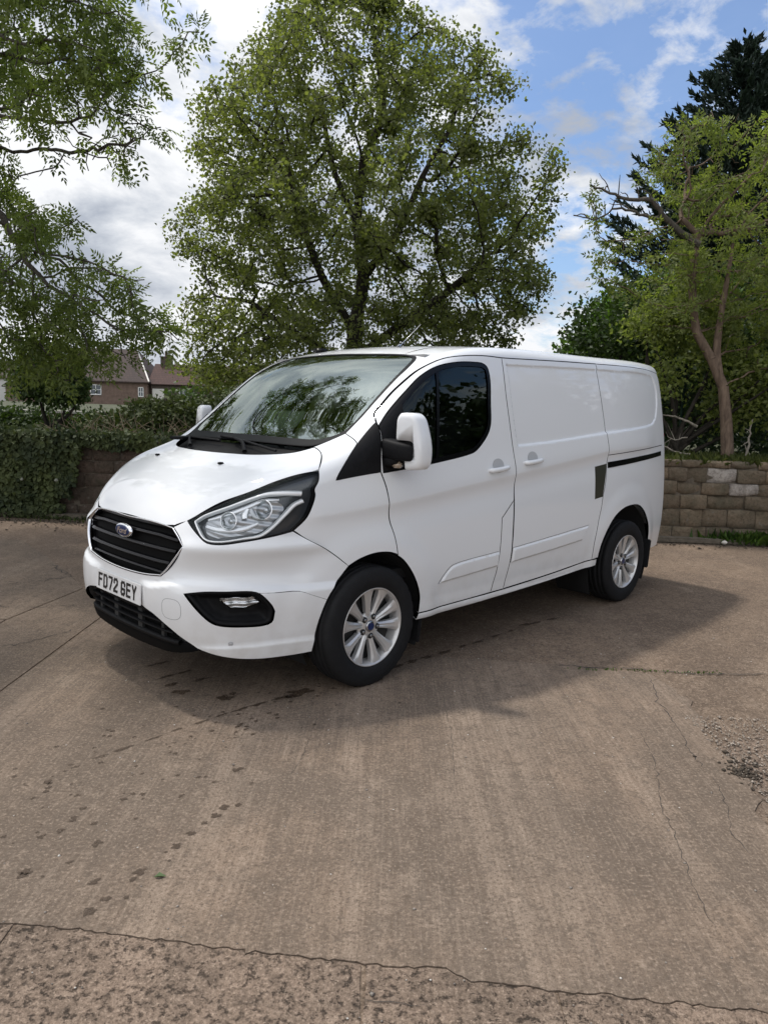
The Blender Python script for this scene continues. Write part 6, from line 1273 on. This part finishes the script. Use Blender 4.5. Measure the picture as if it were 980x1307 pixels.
# ivy over the left end of the wall
def ivy(name, n, fn, L, m, label, cat, seed, tm=.45):
    rg = np.random.default_rng(seed); pts = []; 
    while len(pts) < n:
        p = fn(rg)
        if p is not None: pts.append(p)
    C = np.array([W(*p) for p in pts]); D = rg.normal(0, .6, C.shape); D[:, 2] -= .9; D /= np.linalg.norm(D, axis=1)[:, None]; nrm = -EF*1.0+rg.normal(0, .45, C.shape)+np.array([0, 0, .35]); nrm = nrm-(nrm*D).sum(1)[:, None]*D; nrm /= np.linalg.norm(nrm, axis=1)[:, None]
    ti = np.array([mnoise.noise(Vector(p)*3.)*.9 for p in pts])+tm+rg.normal(0, .18, n); Ls = L*rg.uniform(.6, 1.3, n); o = leaves_mesh(name, C, D, nrm, Ls, Ls*.85, ti, m, None); tag(o, label, cat, kind='stuff'); NLEAF[name] = n; return o
def f_ivy(g):
    s_ = g.uniform(-6.6, -3.0); z = g.uniform(.05, 1.12); lim = -3.95-.0*z+.16*mnoise.noise(Vector((z*4, 0, 0)))-.25*(z < .3)
    if s_ > lim and z < .93+.05*mnoise.noise(Vector((s_*3, 0, 0))): return None
    bulge = .16+.10*mnoise.noise(Vector((s_*1.8, z*2.2, 0)))-(.10 if s_ > lim else 0)
    return (s_, wf(s_)-bulge*g.random()**.5-.02, z)
ivy('ivy', 15000, f_ivy, .062, IVY, 'thick dark ivy covering the left end of the stone wall', 'ivy', 71)
def f_top(g):
    s_ = g.uniform(-6.6, -1.9); z = .98+abs(g.normal(0, .07)); return (s_, wf(s_)+g.uniform(-.12, 1.2), z+.04*mnoise.noise(Vector((s_*2, 0, 0))))
ivy('ground_ivy', 9000, f_top, .06, IVY, 'low ivy and weeds spread along the top of the wall at left', 'ground cover', 72, .5)
# bare stems above the wall at left
V = []; Q = []; o_ = 0; rg = np.random.default_rng(9)
for k in range(120):
    s_ = rg.uniform(-4.6, -2.4); b = np.array([s_, wf(s_)+rg.uniform(.25, 1.0), .96]); d = np.array([rg.normal(0, .55), rg.normal(0, .2), 1.]); d /= np.linalg.norm(d); L = rg.uniform(.25, .62); pts = [W(*(b+d*L*u+np.array([.1*math.sin(u*2+k), 0, -.12*u*u]))) for u in np.linspace(0, 1, 6)]
    v_, q_ = tube_arrays(pts, np.linspace(.006, .002, 6), 4, False); V.append(v_); Q += [tuple(x+o_ for x in qq) for qq in q_]; o_ += len(v_)
o = pydata('bare_stems', np.concatenate(V), Q, bark('stem_buff', (.26, .20, .14), (.13, .10, .07))); tag(o, 'tangle of bare buff stems standing above the wall at left', 'stems', kind='stuff')
# grass on top of the wall at right, weeds at its foot
def grass(name, n, fn, h, label, seed, m=GRASSM, wdt=.010, tm=.5):
    rg = np.random.default_rng(seed); C = np.array([W(*fn(rg)) for _ in range(n)]); D = rg.normal(0, .38, C.shape); D[:, 2] = 1; D /= np.linalg.norm(D, axis=1)[:, None]; q = rg.normal(0, 1, C.shape); NR = q-(q*D).sum(1)[:, None]*D; NR /= np.linalg.norm(NR, axis=1)[:, None]; Ls = h*rg.uniform(.4, 1.2, n)
    o = leaves_mesh(name, C, D, NR, Ls, wdt, rg.normal(tm, .25, n), m, None, .5); tag(o, label, 'grass', kind='stuff'); NLEAF[name] = n
def f_g(g): s_ = g.uniform(2.8, 6.4); return (s_, wf(s_)+.02+g.random()*1.1, .94)
grass('grass', 6500, f_g, .15, 'rough grass growing along the top of the wall at right', 81)
def f_w(g):
    s_ = 4.75+g.normal(0, .28); return (s_, wf(s_)-.03-abs(g.normal(0, .08)), 0.)
grass('weeds', 900, f_w, .16, 'green weeds at the foot of the wall by the right edge', 82, BRIGHT, .018, .4)
def f_w2(g):
    s_ = g.uniform(-6, -2.6); return (s_, wf(s_)-.12-abs(g.normal(0, .12)), 0.)
grass('wall_foot_grass', 700, f_w2, .07, 'thin grass and moss where the ivy meets the yard', 83, IVY, .012, .6)
def f_w3(g): s_ = g.normal(-4.75, .22); return (s_, wf(s_)-.3-abs(g.normal(0, .10)), 0.)
0 and grass('nettle_patch', 700, f_w3, .24, 'light green nettles in front of the ivy at the left edge', 84, IVY, .022, .9)
def f_m(g): r = g.choice([1.35, 1.62, 1.95])+g.normal(0, .09); return (r, 4.36+g.normal(0, .012), -.004)
grass('moss_tufts', 110, f_m, .018, 'tiny moss tufts in the joint at the right of the slab', 85, BRIGHT, .006, .3)
# pale flower heads in the ivy
FL = mat('pale_flower', (.26, .27, .22), .9)
for i, (px_, pz_) in enumerate([(-4.62, .50), (-4.17, .50)]):
    bm = bmesh.new(); bmesh.ops.create_icosphere(bm, subdivisions=2, radius=.022); rg = np.random.default_rng(i)
    for v_ in bm.verts: v_.co *= 1+rg.normal(0, .12)
    bm.transform(Matrix.Translation(W(px_, wf(px_)-.20, pz_))); o = from_bm('flower_head', bm, FL); tag(o, ['pale round flower head in the ivy, the left one', 'pale round flower head in the ivy, the one nearer the van'][i], 'flower', 'pale flower heads in the ivy')
# litter: white stone at foot of the right wall
bm = bmesh.new(); bmesh.ops.create_icosphere(bm, subdivisions=2, radius=.035)
for v_ in bm.verts: v_.co.z *= .7; v_.co *= 1+.1*mnoise.noise(v_.co*40)
bm.transform(Matrix.Translation(W(4.18, wf(4.18)-.22, .035))); tag(from_bm('pale_stone', bm, STONE2, None, True), 'white lump of stone at the foot of the wall at right', 'stone')
# ------------------------------------------------------------------ boundary wall with pale coping, cottages
CAP = mat('pale_coping', (.42, .40, .36), .9); BRK = grain(mat('garden_brick', (.12, .08, .06), .9), 8, .4)
bw = empty('boundary_wall', W(-6.6, 14, .93)); tag(bw, 'low garden wall with pale coping beyond the ivy', 'wall'); wa = math.atan2(ER[1], ER[0]); bw.rotation_euler = (0, 0, wa)
box('wall_body', (0, 0, .15), (5.6, .22, .34), BRK, bw); box('coping', (0, 0, .34), (5.7, .30, .05), CAP, bw, .008)
def roof_mat(name, c1, c2):
    m = mat(name, c1, .85); t = m.node_tree; b = bsdf(m); v = N(t, 'ShaderNodeTexCoord').outputs['Object']; br = N(t, 'ShaderNodeTexBrick', i_Scale=1.); br.inputs['Brick Width'].default_value = .33; br.inputs['Row Height'].default_value = .28; br.inputs['Mortar Size'].default_value = .02
    br.inputs['Color1'].default_value = (*c1, 1); br.inputs['Color2'].default_value = (*c2, 1); br.inputs['Mortar'].default_value = (c1[0]*.4, c1[1]*.4, c1[2]*.4, 1); t.links.new(vscale(t, v, (1, 1, 1)), br.inputs['Vector']); t.links.new(mixc(t, ramp(t, noise(t, v, 1.1, 4), [(.4, 0.), (.65, .5)]), br.outputs[0], c2), b.inputs['Base Color']); return m
ROOF = roof_mat('clay_tiles', (.080, .038, .030), (.055, .028, .024)); ROOF2 = roof_mat('brown_tiles', (.058, .036, .030), (.042, .028, .025)); HB = grain(mat('cottage_brick', (.19, .130, .102), .9), 3, .35, .3, 30); HB2 = grain(mat('cottage_render', (.085, .065, .052), .9), 3, .3); WHT = mat('white_window_frame', (.75, .75, .73), .5); WGL = mat('house_glass', (.05, .06, .07), .1, 0, .5); LEAD = mat('white_barge', (.6, .58, .54), .6)
def prism_roof(name, x0, x1, y0, y1, ze, zr, mat_, par, axis='x', t_=.12, ov=.25):
    bm = bmesh.new(); xm, ym = (x0+x1)/2, (y0+y1)/2
    def slab(a, b, c, d):
        vs1 = [Vector(q) for q in (a, b, c, d)]; nr = (vs1[1]-vs1[0]).cross(vs1[2]-vs1[0]).normalized()*t_
        if nr.z < 0: nr = -nr
        lo = [bm.verts.new(q) for q in vs1]; hi = [bm.verts.new(q+nr) for q in vs1]; bm.faces.new(hi); bm.faces.new(lo[::-1])
        for i in range(4): bm.faces.new((lo[i], lo[(i+1) % 4], hi[(i+1) % 4], hi[i]))
    if axis == 'x':
        k = (zr-ze)/(ym-y0)*ov
        slab((x0-ov, y0-ov, ze-k), (x1+ov, y0-ov, ze-k), (x1+ov, ym, zr), (x0-ov, ym, zr)); slab((x0-ov, y1+ov, ze-k), (x1+ov, y1+ov, ze-k), (x1+ov, ym, zr), (x0-ov, ym, zr))
    else:
        k = (zr-ze)/(xm-x0)*ov
        slab((x0-ov, y0-ov, ze-k), (x0-ov, y1+ov, ze-k), (xm, y1+ov, zr), (xm, y0-ov, zr)); slab((x1+ov, y0-ov, ze-k), (x1+ov, y1+ov, ze-k), (xm, y1+ov, zr), (xm, y0-ov, zr))
    bmesh.ops.recalc_face_normals(bm, faces=bm.faces); return from_bm(name, bm, mat_, par)
def gable_wall(x0, x1, y0, y1, ze, zr, mat_, par, axis):
    bm = bmesh.new(); xm, ym = (x0+x1)/2, (y0+y1)/2; z0_ = -2
    if axis == 'y': secs = [[(x0, y, z0_), (x1, y, z0_), (x1, y, ze), (xm, y, zr), (x0, y, ze)] for y in (y0, y1)]
    else: secs = [[(x, y0, z0_), (x, y1, z0_), (x, y1, ze), (x, ym, zr), (x, y0, ze)] for x in (x0, x1)]
    A_, B_ = [[bm.verts.new(q) for q in s] for s in secs]; bm.faces.new(A_); bm.faces.new(B_[::-1])
    for i in range(5): bm.faces.new((A_[i], A_[(i+1) % 5], B_[(i+1) % 5], B_[i]))
    bmesh.ops.recalc_face_normals(bm, faces=bm.faces); return from_bm('wall', bm, mat_, par)
def window(par, x, y, z, w_, h_, bars=True):
    fr = empty('x'); bpy.data.objects.remove(fr); bm = bmesh.new(); t_ = .07
    for (cx__, cz_, sx_, sz_) in ((x-w_/2, z, t_, h_), (x+w_/2, z, t_, h_), (x, z-h_/2, w_+t_, t_*1.4), (x, z+h_/2, w_+t_, t_), (x, z, w_, t_*.7))+(((x, z, t_*.7, h_),) if bars else ()): bm_box(bm, (cx__, y-.04, cz_), (sx_, .10, sz_))
    f = from_bm('window', bm, WHT, par); box('pane', (x, y-.01, z), (w_, .03, h_), WGL, f); return f
def house(name, r, f, label):
    o = empty(name, W(r, f, .93), wa); tag(o, label, 'house'); return o
h1 = house('brick_cottage', -29.6, 80, 'brick cottage with a brown hipped roof seen through the ash branches')
pydata('wall', [(x, y, z) for x in (-4.8, 4.0) for y in (0, 8) for z in (-2, 2.6)], [(0, 1, 5, 4), (2, 6, 7, 3), (0, 2, 3, 1), (4, 5, 7, 6)], HB, h1)
pydata('roof', [(-5.1, -.4, 2.45), (4.3, -.4, 2.45), (4.3, 8.4, 2.45), (-5.1, 8.4, 2.45), (-5.1, 4, 6.1), (1.6, 4, 6.1), (-5.1, -.4, 2.33), (4.3, -.4, 2.33), (4.3, 8.4, 2.33), (-5.1, 8.4, 2.33)], [(0, 1, 5, 4), (1, 2, 5), (2, 3, 4, 5), (0, 4, 3), (6, 7, 1, 0), (7, 8, 2, 1), (8, 9, 3, 2), (9, 6, 0, 3), (9, 8, 7, 6)], ROOF2, h1)
tube('barge_board', [(4.3, -.42, 2.50), (1.65, 3.9, 6.14)], .09, LEAD, h1, 4)
for x, z, w_, h__ in ((-1.5, 1.5, 1.1, 1.0), (3.3, 1.4, .5, .95), (-3.6, 1.5, .8, .9)): window(h1, x, 0, z, w_, h__)
h2 = house('cottage_wing', -20.2, 80.5, 'low brown-walled outbuilding with a red clay tile roof beside the cottage')
gable_wall(-5.2, 6.2, 0, 5, 2.4, 4.45, HB2, h2, 'x'); prism_roof('roof', -5.2, 6.2, 0, 5, 2.4, 4.45, ROOF, h2, 'x')
window(h2, -1.7, 0, 1.2, .85, 1.25); box('garage_door', (-4.4, -.04, 1.2), (1.25, .06, 1.2), LEAD, h2); window(h2, 3.0, 0, 1.2, .8, 1.2)
bm = bmesh.new(); bm_box(bm, (-4.2, 2.5, 4.6), (1.15, .8, 1.5)); bm_box(bm, (-4.2, 2.5, 5.3), (1.3, .9, .12)); chm = from_bm('chimney', bm, HB2, h2); tube('chimney_pot', [(-4.25, 2.5, 5.3), (-4.25, 2.5, 5.95)], .15, ROOF, chm, 10); tube('tv_aerial', [(-3.85, 2.5, 5.2), (-3.85, 2.5, 7.3)], .03, NUT, chm, 5)
h3 = house('far_cottage', -39.2, 82, 'small brown house with white window at the far left'); gable_wall(-2.6, 2.0, 0, 6, 1.7, 3.4, HB, h3, 'y'); prism_roof('roof', -2.6, 2.0, 0, 6, 1.7, 3.4, ROOF2, h3, 'y'); window(h3, -.6, 0, 1.2, 1.1, 1.1)
h4 = house('rendered_house', -46, 84, 'pale rendered house at the left edge beyond the garden wall'); gable_wall(-3.4, 3.6, 0, 6, 2.6, 4.5, mat('pale_render', (.55, .54, .52), .9), h4, 'x'); prism_roof('roof', -3.4, 3.6, 0, 6, 2.6, 4.5, ROOF2, h4, 'x'); window(h4, 1.5, 0, 1.3, 1., 1.1)
print('LEAVES', NLEAF, sum(NLEAF.values()))
# parts of the van carry their own world offsets already (van origin is the yard origin)
